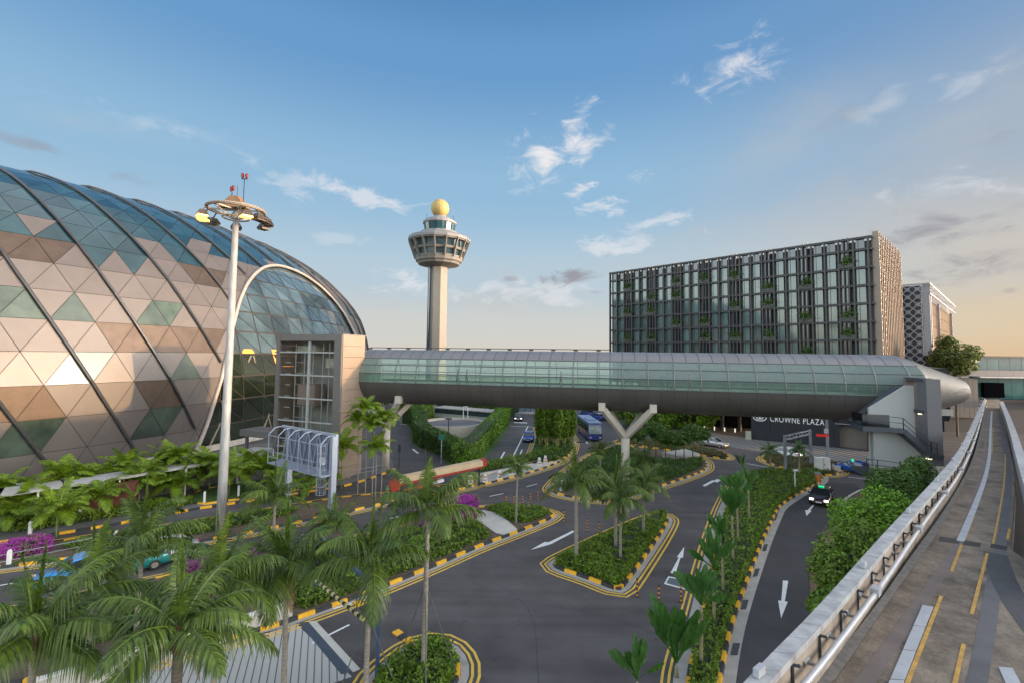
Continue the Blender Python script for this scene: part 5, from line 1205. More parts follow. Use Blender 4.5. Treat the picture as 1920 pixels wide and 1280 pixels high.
# bright manila palms along the walkway
g2='bright small palms along the walkway by the dome'
sp_=[(7,918,42),(108,960,38),(119,898,44),(187,932,42),(234,880,48),(277,888,47),(338,858,50),(431,892,49),(467,868,53),(395,872,51),(160,902,45),(555,862,52),(600,905,50),(42,945,40),(78,928,43),(208,893,47),(312,870,50),(256,908,46),(366,884,51),(332,910,48),(22,968,39),(147,930,44),(492,884,52),(523,908,49)]
for i,(x,y,d) in enumerate(sp_):
    t=PD(x,y,d); words=['at the left edge','before the red kiosk','above the white canopy post','with yellowing leaves by the kiosk','over the canopy edge','just right of its twin','highest against the dome','right behind the light mast','near the sign gantry','left behind the light mast','left of the canopy gap','below the sign gantry','at the foot of the lift tower','half hidden behind the big palms','between the left edge and the kiosk, set back','behind the kiosk roof','touching the canopy end near the mast','low in front of the canopy centre','tucked under the canopy left of the mast','low behind the spear-leaf palm','lowest at the left edge','over the right half of the kiosk','between the mast and the gantry','in front of the gantry ladder side'][i]
    palm(Vector((t.x,t.y,0)),t.z,'bright yellow-green small palm '+words,PMs[i%3],1.15+.3*((i*7)%5)/4,r0=.07,r1=.05,shaft=.5,shm=shaftg,group=g2,tm=shaftg)
t=PD(642,842,52); palm(Vector((t.x,t.y,0)),t.z,'bright yellow-green palm alone before the tan side of the lift tower',PMs[1],1.35,r0=.07,r1=.05,shaft=.5,shm=shaftg,group=g2,tm=shaftg)
for i,(x,y,d,b) in enumerate(((680,790,50,'lowest of the cluster, far left'),(707,800,49,'at the centre of the cluster'),(695,768,50,'tallest of the cluster'),(724,786,49,'right of the cluster, before the beige column'),(712,842,48,'low in the cluster'))):
    t=PD(x,y,d); palm(Vector((t.x-.3,t.y,0)),t.z,'slim bright palm by the lift tower, '+b,PMs[i%3],1.0,r0=.05,r1=.04,shaft=.4,shm=shaftg,group='cluster of slim palms between lift tower and column',tm=trunkm)
# cluster of columnar tall plants
def col_plant(me_i):
    n=1500; a=np.random.uniform(0,6.28,n); z=np.random.uniform(0,1,n); r=(.95*np.sin(np.pi*np.clip(z*.9+.1,0,1))**.5)*np.random.uniform(.4,1,n)
    pos=np.stack([r*np.cos(a),r*np.sin(a),2.2+z*5.2],1); return pos
rng0=random.Random(5); proto=None
for i in range(10):
    x=1012+i*6.6; y=842-[0,6,-4,8,2,-5,7,0,9,3][i]; b=P(x,y)
    lab='tall leafy columnar plant in the dense clump beside the slip road, '+['leftmost','second from the left','third from the left','fourth from the left','fifth from the left','sixth from the left','seventh from the left','eighth from the left','ninth from the left','rightmost'][i]
    if proto is None:
        r=thing('columnar_plant',lab,'tall plant',(b.x,b.y,0),0,'clump of tall columnar plants'); pos=col_plant(0)
        build_quads('foliage',leaf_quads(pos,np.random.normal(0,1,(len(pos),3)),.55,aspect=.3),leafA,r)
        mb=MB()
        for k in range(3): a_=k*2.1; mb.tube([(.15*math.cos(a_),.15*math.sin(a_),0),(.3*math.cos(a_),.3*math.sin(a_),3.4)],.07,6)
        mb.build('stems',mat('yellow_stem',(.32,.30,.10),.7,var=.3),r); proto=r
    else: r=dup(proto,(b.x,b.y,0),rng0.uniform(0,6),lab,scale=(1,1,rng0.uniform(.86,1.08)))
# young dark trees on the hotel island
proto=None
for i,(x,y) in enumerate(((1195,862),(1230,860),(1248,866),(1267,869),(1283,868),(1299,866),(1316,858))):
    b=P(x,y); lab='young dark green tree in the row behind the plinth, '+['leftmost','second from the left','third from the left','fourth from the left','fifth from the left','sixth from the left','rightmost'][i]
    if proto is None:
        r=thing('young_tree',lab,'tree',(b.x,b.y,0),0,'row of young trees before the hotel'); mb=MB(); mb.tube([(0,0,0),(.02,0,3.2)],[.09,.06],7); mb.build('trunk',bark,r)
        c=bpy.data.objects.new('crown',PMd[0]); COL.objects.link(c); c.parent=r; c.location=(0,0,3.2)
        n=1100; d=np.random.normal(0,1,(n,3)); d/=np.linalg.norm(d,axis=1)[:,None]; d*=np.random.uniform(.5,1,n)[:,None]; build_quads('foliage',leaf_quads(d*np.array([1.5,1.5,1.2])+np.array([0,0,3.9]),d,.42,aspect=.3),leafF,r); proto=r
    else: dup(proto,(b.x,b.y,0),rng0.uniform(0,6),lab,scale=rng0.uniform(.88,1.12))
# round bushy trees
def crown_tree(base,c,rad,label,lm,n=9000,size=.3,clumps=26,cat='tree',name='bushy_tree',group=None,seed=1,flat_=.75,fill=True):
    rg=np.random.RandomState(seed); r=thing(name,label,cat,(base.x,base.y,0),0,group); c=Vector(c)-Vector((base.x,base.y,0))
    cs_=rg.normal(0,1,(clumps,3)); cs_/=np.linalg.norm(cs_,axis=1)[:,None]; cs_=cs_*rad*rg.uniform(.45,.78,clumps)[:,None]*np.array([1,1,flat_]); cr=rad*rg.uniform(.28,.5,clumps)
    idx=rg.randint(0,clumps,n); d=rg.normal(0,1,(n,3)); d/=np.linalg.norm(d,axis=1)[:,None]; rr=rg.uniform(.55,1.05,n)**.5
    pos=cs_[idx]+d*(cr[idx]*rr)[:,None]+np.array(c)
    build_quads('crown',leaf_quads(pos,d+np.array([0,0,.5]),size,.6),lm,r)
    mb=MB(); mb.tube([(0,0,0),(c.x*.4,c.y*.4,c.z*.45),(c.x,c.y,c.z*.8)],[.2,.16,.08],8)
    for k in range(6):
        q=Vector(cs_[k])+c; mb.tube([(c.x*.4,c.y*.4,c.z*.45),q*.6+Vector((c.x*.2,c.y*.2,c.z*.2)),q],[.08,.05,.02],5)
    mb.build('trunk',bark,r)
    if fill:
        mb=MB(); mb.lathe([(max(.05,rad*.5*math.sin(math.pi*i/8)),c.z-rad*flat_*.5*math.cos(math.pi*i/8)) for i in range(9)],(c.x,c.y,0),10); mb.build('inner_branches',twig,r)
    return r
for i,(x,y,z,rad,lm,lab) in enumerate(((1625,985,4.3,2.7,leafD,'bright lime green bushy tree below the track parapet, in front of the staircase'),(1603,1070,3.6,2.2,leafA,'darker bushy tree nearest the camera beside the taxi lane'),(1690,985,4.6,2.4,leafD,'lime green bushy tree against the track parapet'),(1665,1060,4.0,2.6,leafA,'mid green tree squeezed under the track parapet'),(1685,925,4.4,2.2,leafF,'dark green tree at the foot of the white staircase wall'),(1572,1145,2.4,1.3,leafA,'lowest dark shrub at the lower end of the green mass by the taxi lane'),(1730,905,5.0,2.3,leafF,'dark tree right of the staircase, touching the track'))):
    p=P(x,y,z); crown_tree(Vector((p.x,p.y,0)),p,rad,lab,lm,n=11000,size=.24,seed=i+3,cat='tree')
p=PD(1788,655,92); crown_tree(Vector((p.x,p.y,0)),(p.x,p.y,p.z-1.0),3.9,'tall airy tree beside the lattice building, above the terminal roof',mat('airy_leaf',(.09,.12,.02),.6,var=.3,island=.4,translu=.3),n=5000,size=.6,clumps=30,seed=9,flat_=1.,fill=False)
for i,(x,y,rad,lab) in enumerate(((1225,785,5.0,'bright bushy tree behind the right fork of the beige column'),(1285,790,5.5,'large bright bushy tree left of the dark hotel entrance'),(1180,780,4.,'small bushy tree framed by the forked column'),(1320,800,3.6,'bushy tree at the left end of the hotel canopy'))):
    p=PD(x,y,98); crown_tree(Vector((p.x,p.y,0)),(p.x,p.y,3.6),rad,lab,leafD if i!=2 else leafA,n=5000,size=.5,seed=20+i,flat_=.8)
for i,(x,y,rad,lab) in enumerate(((700,762,4.5,'far tree between lift tower and forked column'),(775,758,4.5,'far tree above the curved road, under the footbridge'),(880,752,4,'far low tree behind the round tank'),(930,752,3.5,'far tree left of the side road, behind the tank'))):
    p=PD(x,y,125); crown_tree(Vector((p.x,p.y,0)),(p.x,p.y,2.6),rad,lab,leafA,n=3000,size=.7,seed=30+i,flat_=.7)
# traveller's palms
def paddle(V,Fq,org,d,L,w,bend,stalk,rng):
    side=None; p=org.copy(); pts=[]; n=20; dd=d.copy()
    T_=stalk+L
    for i in range(n+1):
        t=i/n; pts.append((p.copy(),dd.copy(),t)); dd=(dd+Vector((0,0,-1))*bend*t/n+Vector((.05/n,0,0))).normalized(); p=p+dd*(T_/n)
    m=len(V); nrm=Vector((rng.uniform(-.25,.25),-1,rng.uniform(.0,.3))).normalized()
    rows=[]
    for q,e,t in pts:
        s=e.cross(nrm).normalized(); u=s.cross(e); f=(t*T_-stalk)/L
        ww=.035 if f<=0 else max(.02,w*.5*(math.sin(math.pi*min(1,f*.92+.06))**.55))
        k=.22+rng.uniform(-.05,.05)
        w1=ww*(1 if f<=0 else rng.uniform(.72,1.12)); w2=ww*(1 if f<=0 else rng.uniform(.72,1.12))
        rows.append([q-s*w1+u*ww*k,q-s*ww*.5+u*ww*k*.3,q,q+s*ww*.5+u*ww*k*.3,q+s*w2+u*ww*k])
    for r in rows: V+=r
    for i in range(n):
        for k in range(4): a=m+5*i+k; Fq.append((a,a+1,a+6,a+5))
def trav_mesh(seed,nl=8,L=1.7,w=.62,spread=1.9,stalk=1.0):
    rng=random.Random(seed); V=[];Fq=[]
    for i in range(nl):
        a=(i/(nl-1)-.5)*spread+rng.uniform(-.08,.08); tw=rng.uniform(-.45,.45)
        d=Vector((math.sin(a),tw,math.cos(a))).normalized(); paddle(V,Fq,Vector((0,0,0)),d,L*rng.uniform(.85,1.15),w*rng.uniform(.8,1.15),rng.uniform(.2,.9),stalk*rng.uniform(.6,1),rng)
    me=bpy.data.meshes.new('crown'); me.from_pydata([tuple(v) for v in V],[],Fq); me.materials.append(leafE); me.polygons.foreach_set('use_smooth',[True]*len(Fq)); me.update(); return me
TM=[trav_mesh(s,nl=13+s%3,L=1.35,w=.50,spread=1.0+.4*(s%3)) for s in range(4)]
g3='fan-leaved banana-like palms along the island by the taxi lane'
for i,(bx,by,h,sz,lab) in enumerate(((1268,1268,.5,1.25,'nearest fan-leaved palm, with broad dark paddles over the kerb'),(1315,1257,2.9,.8,'second fan-leaved palm from the camera, with one tall paddle'),(1339,1179,3.1,.95,'fan-leaved palm with brown trunk foot, third from the camera'),(1356,1118,3.2,.8,'fan-leaved palm left of the taxi lane arrow'),(1375,1059,3.5,.9,'fan-leaved palm in the middle of the row, with a cream stem'),(1384,1025,4.0,.8,'fan-leaved palm just behind the cream-stemmed one'),(1405,982,3.0,.95,'fan-leaved palm second farthest, with round paddles'),(1392,945,3.4,.75,'farthest fan-leaved palm, before the wide hedge'))):
    b=P(bx,by); palm(b,h,lab,TM[i%4],sz,r0=.10,r1=.07,shaft=0,group=g3,tm=mat('banana_stem',(.24,.22,.12),.75,var=.35,scale=4,stretch=(.4,.4,2)) if i==0 else bpy.data.materials['banana_stem'],rz=random.uniform(-.6,.9),name='fan_palm')
b=P(1195,1300); palm(b,.5,'leaf tips of a banana-like plant at the bottom edge, right of centre',TM[1],.75,r0=.08,r1=.07,shaft=0,group=g3,tm=bpy.data.materials['banana_stem'],rz=.3,name='fan_palm')
for i,(bx,by,cy_,lab) in enumerate(((1445,889,846,'small dark palm at the left end of the low steel gantry'),(1499,895,844,'small dark palm inside the low steel gantry'))):
    b=P(bx,by); q=PD(bx-4,cy_,b.y); palm(b,q.z,lab,PMd[i],.85,r0=.13,r1=.09,shaft=0,group='small dark palms by the low gantry',tm=mat('pale_trunk%s'%'',(.30,.26,.17),.8,var=.3) if i==0 else bpy.data.materials['pale_trunk'])
# ---- green walls round the tank
leafD2=mat('wall_leaf',(.13,.26,.02),.5,var=.35,scale=.5,island=.45,translu=.3)
def green_wall(px,h,th,label,lm=leafA,size=.35,dens=55,name='hedge'):
    h0,h1=h if isinstance(h,tuple) else (h,h); h=max(h0,h1)
    pts=PX(px); b=offset(pts,-th,False); poly=pts+b[::-1]
    c=sum(poly,Vector((0,0,0)))/len(poly); r=thing(name,label,'hedge',(c.x,c.y,0))
    line_=resample(pts,.5); nr=offset(line_,1.,False); L=len(line_)
    n=int(L*.5*h*dens); i=np.random.randint(0,L-1,n); A_=np.array([(v.x,v.y,0) for v in line_]); N_=np.array([(w.x-v.x,w.y-v.y,0) for v,w in zip(line_,nr)])
    z=np.random.uniform(0,1,n)*(h0+(h1-h0)*i/L); pos=A_[i]+(A_[i+1]-A_[i])*np.random.uniform(0,1,n)[:,None]+N_[i]*np.random.normal(0.05,.14,n)[:,None]; pos[:,2]=z
    q1=leaf_quads(pos,N_[i]+np.array([0,0,.3]),size)
    m=int(L*.5*th*dens); i=np.random.randint(0,L-1,m); pos=A_[i]-N_[i]*(np.random.uniform(0,th,m))[:,None]; pos[:,2]=(h0+(h1-h0)*i/L)+np.random.normal(0,.13,m)
    q2=leaf_quads(pos,np.tile([0,0,1.],(m,1)),size)
    build_quads('leaves',np.concatenate([q1,q2])-np.array([c.x,c.y,0]),lm,r)
    mb=MB(); 
    for k in range(len(pts)-1):
        a,b_,c_,d_=pts[k],pts[k+1],b[k+1],b[k]; 
        ka=h0+(h1-h0)*k/(len(pts)-1)-.15; kb_=h0+(h1-h0)*(k+1)/(len(pts)-1)-.15
        v=[Vector((w.x-c.x,w.y-c.y,0)) for w in(a,b_,c_,d_)]+[Vector((w.x-c.x,w.y-c.y,zz)) for w,zz in((a,ka),(b_,kb_),(c_,kb_),(d_,ka))]; mb.add(v,[(4,5,6,7),(0,1,5,4),(1,2,6,5),(2,3,7,6),(3,0,4,7)])
    mb.build('branches',twig,r); return r
green_wall([(764,790),(774,802),(777,815),(777,828),(790,838),(808,845),(826,853),(846,866)][::1],(3.9,2.5),2.2,'tall clipped hedge wall along the curved road, left of the round tank',leafF)
green_wall([(846,868),(872,871),(899,857),(926,824),(950,796),(957,780)],(2.4,4.0),2.0,'tall bright green hedge wall beside the slip road, right of the round tank',leafD2)
green_wall([(770,795),(800,790),(812,782)],3.0,2.5,'low hedge behind the curved road, beside the tank',leafA)
flat('verge',PX([(750,785),(768,800),(772,815),(770,828),(785,838),(805,847),(824,854),(842,872),(880,880),(905,866),(930,835),(955,798),(958,775),(800,770)]),.02,grass)
# tank
tk=thing('round_tank','low round tank with beige wall and dark lid inside the hedges','tank',(-11.2,89.7,0))
mb=MB(); mb.lathe([(6.1,0),(6.1,1.95),(5.75,1.95),(5.75,1.5)],n=48); mb.build('wall',mat('tank_beige',(.50,.45,.38),.7,var=.06),tk,False)
mb=MB(); mb.lathe([(5.74,1.55),(.1,1.62)],n=48); mb.box((1,0,1.66),(11,.12,.04),rz=.6); mb.lathe([(1.3,1.63),(1.2,1.75),(.1,1.78)],(.6,1.6,0),16); mb.build('lid',mat('tank_lid',(.12,.12,.135),.6,.2,var=.1),tk)
mb=MB(); mb.bar((1.5,5.9,1.9),(1.5,5.9,4.2),.12); mb.bar((2.4,5.9,1.9),(2.4,5.9,4.2),.12); mb.bar((1.5,5.9,4.2),(2.4,5.9,4.2),.1); mb.build('ladder',whitep,tk)
vb=thing('low_building','long low grey building with a dark window band behind the tank','building',(0,0,0))
a=P(814,781); b=P(921,791); d=(b-a).normalized(); nn_=Vector((-d.y,d.x,0)); AXv=(d,nn_,Zv); L=(b-a).length
mb=MB(); mb.box(a+d*L/2+nn_*2+Zv*.9,(L,4,1.8),ax=AXv); mb.build('wall',mat('pale_grey_wall',(.36,.37,.34),.7),vb); mb=MB(); mb.box(a+d*L/2-nn_*.02+Zv*1.55,(L-.3,.1,1.0),ax=AXv); mb.build('window_band',navy,vb); mb=MB(); mb.box(a+d*L/2+nn_*2+Zv*2.2,(L+.4,4.4,.2),ax=AXv); mb.build('roof',concrete,vb)
mb=MB(); q=P(804,776); mb.box((q.x,q.y+1,1.1),(2.6,2,2.2)); mb.box((q.x,q.y+1,2.25),(2.8,2.2,.15)); tag(mb.build('utility_block',mat('pinkish_block',(.45,.40,.37),.7)),'small pinkish beige block left of the low grey building','shed')
green_wall([(820,772),(870,772),(925,782),(935,784)],2.9,6,'far planted terrace behind the low grey building',leafD,.5,25)
# far cross-road furniture
mb=MB(); 
for i in range(10): q=P(958+i*5,775); mb.box((q.x,q.y,.25),(.5,.3,.5))
o=mb.build('kerb',[concrete_l]); tag(o,kind='structure')
fb=thing('construction_fence','blue netted fence across the far side road, seen under the bridge','fence'); a=P(962,776); b=P(1052,780)
mb=MB(); mb.bar(a+Zv*1.7+Vector((0,3,0)),b+Zv*1.7+Vector((0,3,0)),.08,3.0); mb.build('netting',mat('blue_netting',(.14,.19,.25),.7,var=.25,scale=1),fb)
mb=MB()
for i in range(9): q=a.lerp(b,i/8)+Vector((0,2.9,0)); mb.bar(q,q+Zv*3.3,.12)
mb.each('post',dark,fb)
mb=MB(); q=P(949,778); mb.box((q.x,q.y,1.7),(1.6,1.2,3.4)); mb.box((q.x-1.0,q.y-.2,1.5),(.3,.3,3.)); tag(mb.build('gate_pillar',mat('cream_pillar',(.50,.40,.25),.6)),'cream and tan pillar at the top of the slip road, left side','pillar')
# ================================================================== cars
glassd=mat('car_glass',(.02,.025,.03),.05,0,var=0,spec=.9); headl=mat('headlight_lit',(1,1,.95),.2,emit=(1,.93,.78),estr=1.5,var=0); headc=mat('headlight',(.7,.7,.72),.1,.3,var=0); taill=mat('tail_light',(.4,.01,.01),.2,var=0); platem=mat('number_plate',(.6,.6,.58),.5,var=0); green_s=mat('taxi_sign_green',(0,.7,.25),.4,emit=(.02,1,.35),estr=.35,var=0)
def car(loc,az,col,label,taxi=False,van=False,lit=False,two=None,name='car',metal=.3):
    "az = compass bearing of the nose"
    r=thing(name,label,'taxi' if taxi else 'car',(loc.x,loc.y,0.02),-az+math.pi/2,None)
    pm=mat('car_paint',col,.28,metal,var=.03,coat=.8)
    L,Wd=4.6,1.8
    xs=[-2.3,-2.2,-1.7,-1.15,-.2,.75,1.35,1.95,2.22,2.3]; belt=[.72,.93,1.0,1.0,.98,.96,.90,.78,.66,.5]; hw=[.72,.80,.87,.9,.9,.9,.88,.84,.74,.62]; bot=[.38,.28,.25,.22,.22,.22,.22,.24,.28,.35]
    mb=MB(); vs=[]
    for x,zb,w,z0 in zip(xs,belt,hw,bot): vs+=[(x,-w*.94,z0),(x,-w,.5),(x,-w,zb-.12),(x,-w*.9,zb),(x,w*.9,zb),(x,w,zb-.12),(x,w,.5),(x,w*.94,z0)]
    n=len(xs); fs=[(i*8+k,i*8+(k+1)%8,(i+1)*8+(k+1)%8,(i+1)*8+k) for i in range(n-1) for k in range(8)]+[tuple(range(7,-1,-1)),tuple(range((n-1)*8,n*8))]
    mb.add(vs,fs); mb.build('body',pm,r,True)
    # cabin
    cx=[(-2.05 if van else -1.85,.98),(-1.7 if van else -1.15,1.42),(-.3,1.48),(.35,1.42),(1.15,.96)]
    mb=MB(); vs=[]
    for x,z in cx: t=(z-.95)/.5; w=.86-.18*t; vs+=[(x,-.86,.93),(x,-w,z),(x,w,z),(x,.86,.93)]
    n=len(cx); mb.add(vs,[(i*4+k,i*4+(k+1)%4,(i+1)*4+(k+1)%4,(i+1)*4+k) for i in range(n-1) for k in range(3)]+[(3,2,1,0),((n-1)*4,(n-1)*4+1,(n-1)*4+2,(n-1)*4+3)]); mb.build('windows',glassd,r)
    mb=MB(); x0=cx[1][0]-.05
    for (xa,za),(xb,zb) in zip([(x0,1.41)]+cx[2:3],cx[2:3]+[(.42,1.41)]): mb.add([(xa,-.69,za+.012),(xb,-.69,zb+.012),(xb,.69,zb+.012),(xa,.69,za+.012),(xa,-.66,za+.06),(xb,-.66,zb+.06),(xb,.66,zb+.06),(xa,.66,za+.06)],[(4,5,6,7),(0,1,5,4),(1,2,6,5),(2,3,7,6),(3,0,4,7),(3,2,1,0)])
    for sg in(-1,1):
        mb.bar((1.17,sg*.84,.97),(.42,sg*.68,1.43),.07); mb.bar((cx[0][0],sg*.84,.98),(x0,sg*.68,1.42),.09); mb.bar((-.35,sg*.865,.95),(-.35,sg*.69,1.47),.07)
    mb.build('roof',pm if not two else two,r)
    for x in(-1.4,1.42):
        for sg in(-1,1):
            mb=MB(); mb.tube([(x,sg*.72,.33),(x,sg*.92,.33)],.33,16); w_=mb.build('wheel',tyre,r); mb=MB(); mb.tube([(x,sg*.9,.33),(x,sg*.935,.33)],.2,10); mb.build('rim',rimm,w_)
    for sg in(-1,1):
        mb=MB(); mb.box((2.14,sg*.62,.66),(.22,.34,.15)); mb.build('headlight',headl if lit else headc,r); mb=MB(); mb.box((-2.2,sg*.66,.82),(.16,.28,.18)); mb.build('tail_light',taill,r)
        mb=MB(); mb.box((.85,sg*1.0,1.0),(.14,.22,.13)); mb.build('mirror',pm,r)
    mb=MB(); mb.box((2.31,0,.47),(.03,.5,.12)); mb.box((-2.31,0,.6),(.03,.5,.12)); mb.build('number_plate',platem,r); mb=MB(); mb.box((2.27,0,.62),(.06,.8,.14)); mb.build('grille',dark,r)
    if taxi: mb=MB(); mb.box((.1,0,1.59),(.14,.5,.11)); mb.build('roof_sign',green_s,r)
    return r
def hd_(a,b): a=P(*a);b=P(*b); return math.atan2(b.x-a.x,b.y-a.y)
car(P(1541,940),hd_((1545,925),(1518,970)),(.035,.008,.012),'black taxi with green roof sign and lit headlights entering the taxi lane',taxi=True,lit=True)
car(P(1601,885),hd_((1640,888),(1600,880)),(.01,.10,.45),'bright blue taxi with green roof sign behind the staircase',taxi=True)
car(P(1338,836),hd_((1320,833),(1364,840)),(.55,.57,.58),'silver hatchback driving past the hotel forecourt',metal=.6,van=True)
car(P(1472,856),hd_((1490,860),(1450,852)),(.78,.78,.80),'white saloon car behind the low shrub island',metal=.0)
car(P(991,825),hd_((995,805),(986,840)),(.015,.08,.40),'blue taxi driving down the slip road',taxi=False,lit=False)
car(P(972,787),hd_((975,775),(971,800)),(.03,.03,.04),'dark people carrier at the top of the slip road',van=True,lit=True)
car(P(1100,779),hd_((1120,783),(1080,775)),(.02,.07,.30),'dark blue car far left on the road behind the coach')
car(P(1121,786),hd_((1140,790),(1100,782)),(.02,.08,.36),'blue car just above the coach, behind it on the road')
car(P(150,1085),hd_((200,1070),(120,1090)),(.02,.30,.75),'sky blue car half hidden behind the left foreground palms')
car(P(240,1070),hd_((240,1062),(180,1075)),(.0,.22,.24),'turquoise taxi behind the palm fronds on the main road',taxi=False)
car(P(300,1052),hd_((340,1045),(260,1060)),(.55,.60,.65),'pale car furthest right in the hidden queue on the main road')
car(P(1900,800,0.02)+Vector((-3,2,0)),.5,(.45,.45,.46),'grey car under the right parapet of the track')
# coach
bus=thing('coach','blue coach with white roof and large windscreen coming toward the camera','coach',tuple(P(1104,817)),-hd_((1085,795),(1118,822))+math.pi/2)
bm=mat('coach_blue',(.02,.04,.18),.35,.1,var=.05,coat=.6); 
mb=MB(); pr=[(-5.4,.35),(-5.4,3.0),(5.2,3.0),(5.5,1.5),(5.5,.35)]; w=1.22; mb.add([(x,-w,z) for x,z in pr]+[(x,w,z) for x,z in pr],[(0,1,2,3,4),(9,8,7,6,5)]+[(i,5+i,5+(i+1)%5,(i+1)%5) for i in range(5)]); mb.build('body',bm,bus)
mb=MB(); mb.box((-.1,0,3.12),(10.6,2.35,.26)); mb.box((1,0,3.3),(3,1.6,.2)); mb.build('roof',mat('coach_roof',(.14,.19,.32),.4),bus)
mb=MB(); mb.add([(5.53,-1.1,1.35),(5.53,1.1,1.35),(5.26,1.1,2.85),(5.26,-1.1,2.85)],[(0,1,2,3)]); mb.build('windscreen',mat('coach_windscreen',(.20,.24,.24),.08,0,spec=.9,var=.2),bus)
for sg in(-1,1):
    mb=MB(); mb.box((-.3,sg*1.225,2.2),(9.6,.03,1.1)); mb.build('side_windows',glassd,bus)
    for x in(-3.4,3.4): mb=MB(); mb.tube([(x,sg*1.0,.48),(x,sg*1.26,.48)],.48,16); mb.build('wheel',tyre,bus)
    mb=MB(); mb.box((5.52,sg*.85,.75),(.08,.35,.2)); mb.build('headlight',headc,bus)
# ================================================================== street furniture
# big sign gantry, seen from behind
sg=thing('sign_gantry','pale blue-grey steel sign gantry seen from behind, with a caged ladder','sign gantry',(0,0,0))
gs=mat('gantry_steel',(.34,.38,.46),.45,.3,var=.06)
a=PD(524,812,46.5); b=PD(626,826,41.5)   # top line ends
zt_=a.z; d=(Vector((b.x,b.y,0))-Vector((a.x,a.y,0))).normalized(); L=(Vector((b.x,b.y,0))-Vector((a.x,a.y,0))).length; o_=Vector((a.x,a.y,0)); nn_=Vector((-d.y,d.x,0)); 
zhi=7.6; zlo=4.3
AXg=(d,nn_,Zv)
mb=MB(); mb.box(o_+d*L+Zv*(zhi/2),(.42,.5,zhi),ax=AXg); mb.box(o_+d*.9+nn_*.6+Zv*(zhi/2),(.42,.5,zhi),ax=AXg); mb.each('post',gs,sg)
mb=MB(); mb.box(o_+d*L/2+nn_*.55+Zv*((zhi+zlo)/2),(L-.3,.12,zhi-zlo),ax=AXg); mb.build('sign_back',mat('sign_back_blue',(.15,.17,.24),.6,.2),sg)
mb=MB()
for z in(zhi,zlo): mb.bar(o_+nn_*.3+Zv*z,o_+d*L+nn_*.3+Zv*z,.22)
for i in range(6):
    q=o_+d*(L*i/5.2+.1); mb.tube([q+nn_*.3+Zv*zhi,q-nn_*.5+Zv*(zhi-.05),q-nn_*1.1+Zv*(zhi-.6),q-nn_*1.1+Zv*zlo],.05,6)
    if i<5: mb.bar(q+nn_*.35+Zv*zlo,q+d*(L/10)+nn_*.35+Zv*zhi,.1); mb.bar(q+d*(L/10)+nn_*.35+Zv*zhi,q+d*(L/5.2)+nn_*.35+Zv*zlo,.1)
for z in(zlo+1.1,zlo+.6,zhi-.7): mb.bar(o_-nn_*1.1+Zv*z,o_+d*(L-.9)-nn_*1.1+Zv*z,.06)
mb.build('truss',gs,sg)
mb=MB(); mb.box(o_+d*L/2-nn_*.5+Zv*(zlo-.05),(L,1.2,.1),ax=AXg); mb.build('walkway',gs,sg)
mb=MB(); q0=o_+d*(L-.75)-nn_*.6
for k in range(8):
    an=math.pi*2*k/8; mb.bar(q0+d*.42*math.cos(an)+nn_*.42*math.sin(an)+Zv*2.6,q0+d*.42*math.cos(an)+nn_*.42*math.sin(an)+Zv*7.,.04)
for z in np.arange(2.6,7.1,.7): mb.tube([q0+d*.42*math.cos(math.pi*2*k/12)+nn_*.42*math.sin(math.pi*2*k/12)+Zv*float(z) for k in range(13)],.025,4)
mb.build('ladder_cage',gs,sg); mb=MB(); mb.box(o_+d*(L-1.3)-nn_*.2+Zv*5.3,(.5,.3,.6),ax=AXg); mb.build('control_box',whitep,sg)
# height bar gantry with hanging striped bar
hg=thing('height_limit_gantry','blue steel frame with a hanging black and yellow striped bar across the entrance lane','height barrier')
pA=P(707,1267); pB=P(590,1120)
navyp=mat('gantry_blue',(.06,.10,.20),.5,.2,var=.08)
mb=MB(); mb.bar(pA,pA+Zv*3.9,.16); mb.build('post',navyp,hg); mb=MB(); mb.bar(pB,pB+Zv*3.9,.16); mb.build('post',navyp,hg)
mb=MB(); mb.bar(pA+Zv*3.8,pB+Zv*3.8,.16,.2); mb.build('beam',navyp,hg)
ba=PD(681,1160,21.6); bb_=PD(575,1073,26.)
mb=MB(); n=26
for i in range(n): mb.cur=i%2; a=ba.lerp(bb_,i/n); b=ba.lerp(bb_,(i+1)/n); mb.tube([a,b],.085,8)
mb.build('striped_bar',[mat('bar_cream_yellow',(.70,.62,.25),.5),black],hg)
mb=MB()
for t in(.1,.5,.9): q=ba.lerp(bb_,t); mb.bar(q,Vector((q.x,q.y,3.7)),.025)
mb.each('chain',dark,hg)
# red and cream long barrier beam over the sidewalk
rb=thing('clearance_beam','long cream and red box beam with red ends lying above the left sidewalk, behind the palms','barrier beam')
a=PD(748,898,50.5); b=PD(903,866,54); cream=mat('beam_cream',(.60,.45,.28),.55,var=.12,scale=1); red_=mat('beam_red',(.36,.04,.022),.5,var=.15)
d=(b-a).normalized(); mb=MB(); mb.bar(a,b,1.0,.6); mb.build('box_beam',cream,rb); mb=MB(); mb.bar(a-Zv*.42,b-Zv*.36,.96,.34); mb.build('lower_flange',red_,rb)
mb=MB(); mb.bar(b,b+d*.5,1.0,.75); mb.build('end_cap',red_,rb); mb=MB(); mb.bar(a-d*.9-Zv*.6,a-Zv*.4,1.,1.0); mb.build('end_cap',red_,rb)
mb=MB(); mb.bar(a-Zv*1.25+d*1.,a.lerp(b,.45)-Zv*1.0,.7,.4); mb.build('lower_beam',mat('beam_red_white',(.55,.10,.07),.5,var=.1),rb); mb=MB(); mb.bar(a.lerp(b,.38)-Zv*1.05,a.lerp(b,.52)-Zv*1.0,.75,.3); mb.build('white_band',whitep,rb)
for t in(.03,.97): mb=MB(); q=a.lerp(b,t); mb.bar(Vector((q.x,q.y,0)),Vector((q.x,q.y,q.z-.4)),.22); mb.build('post',dark,rb)
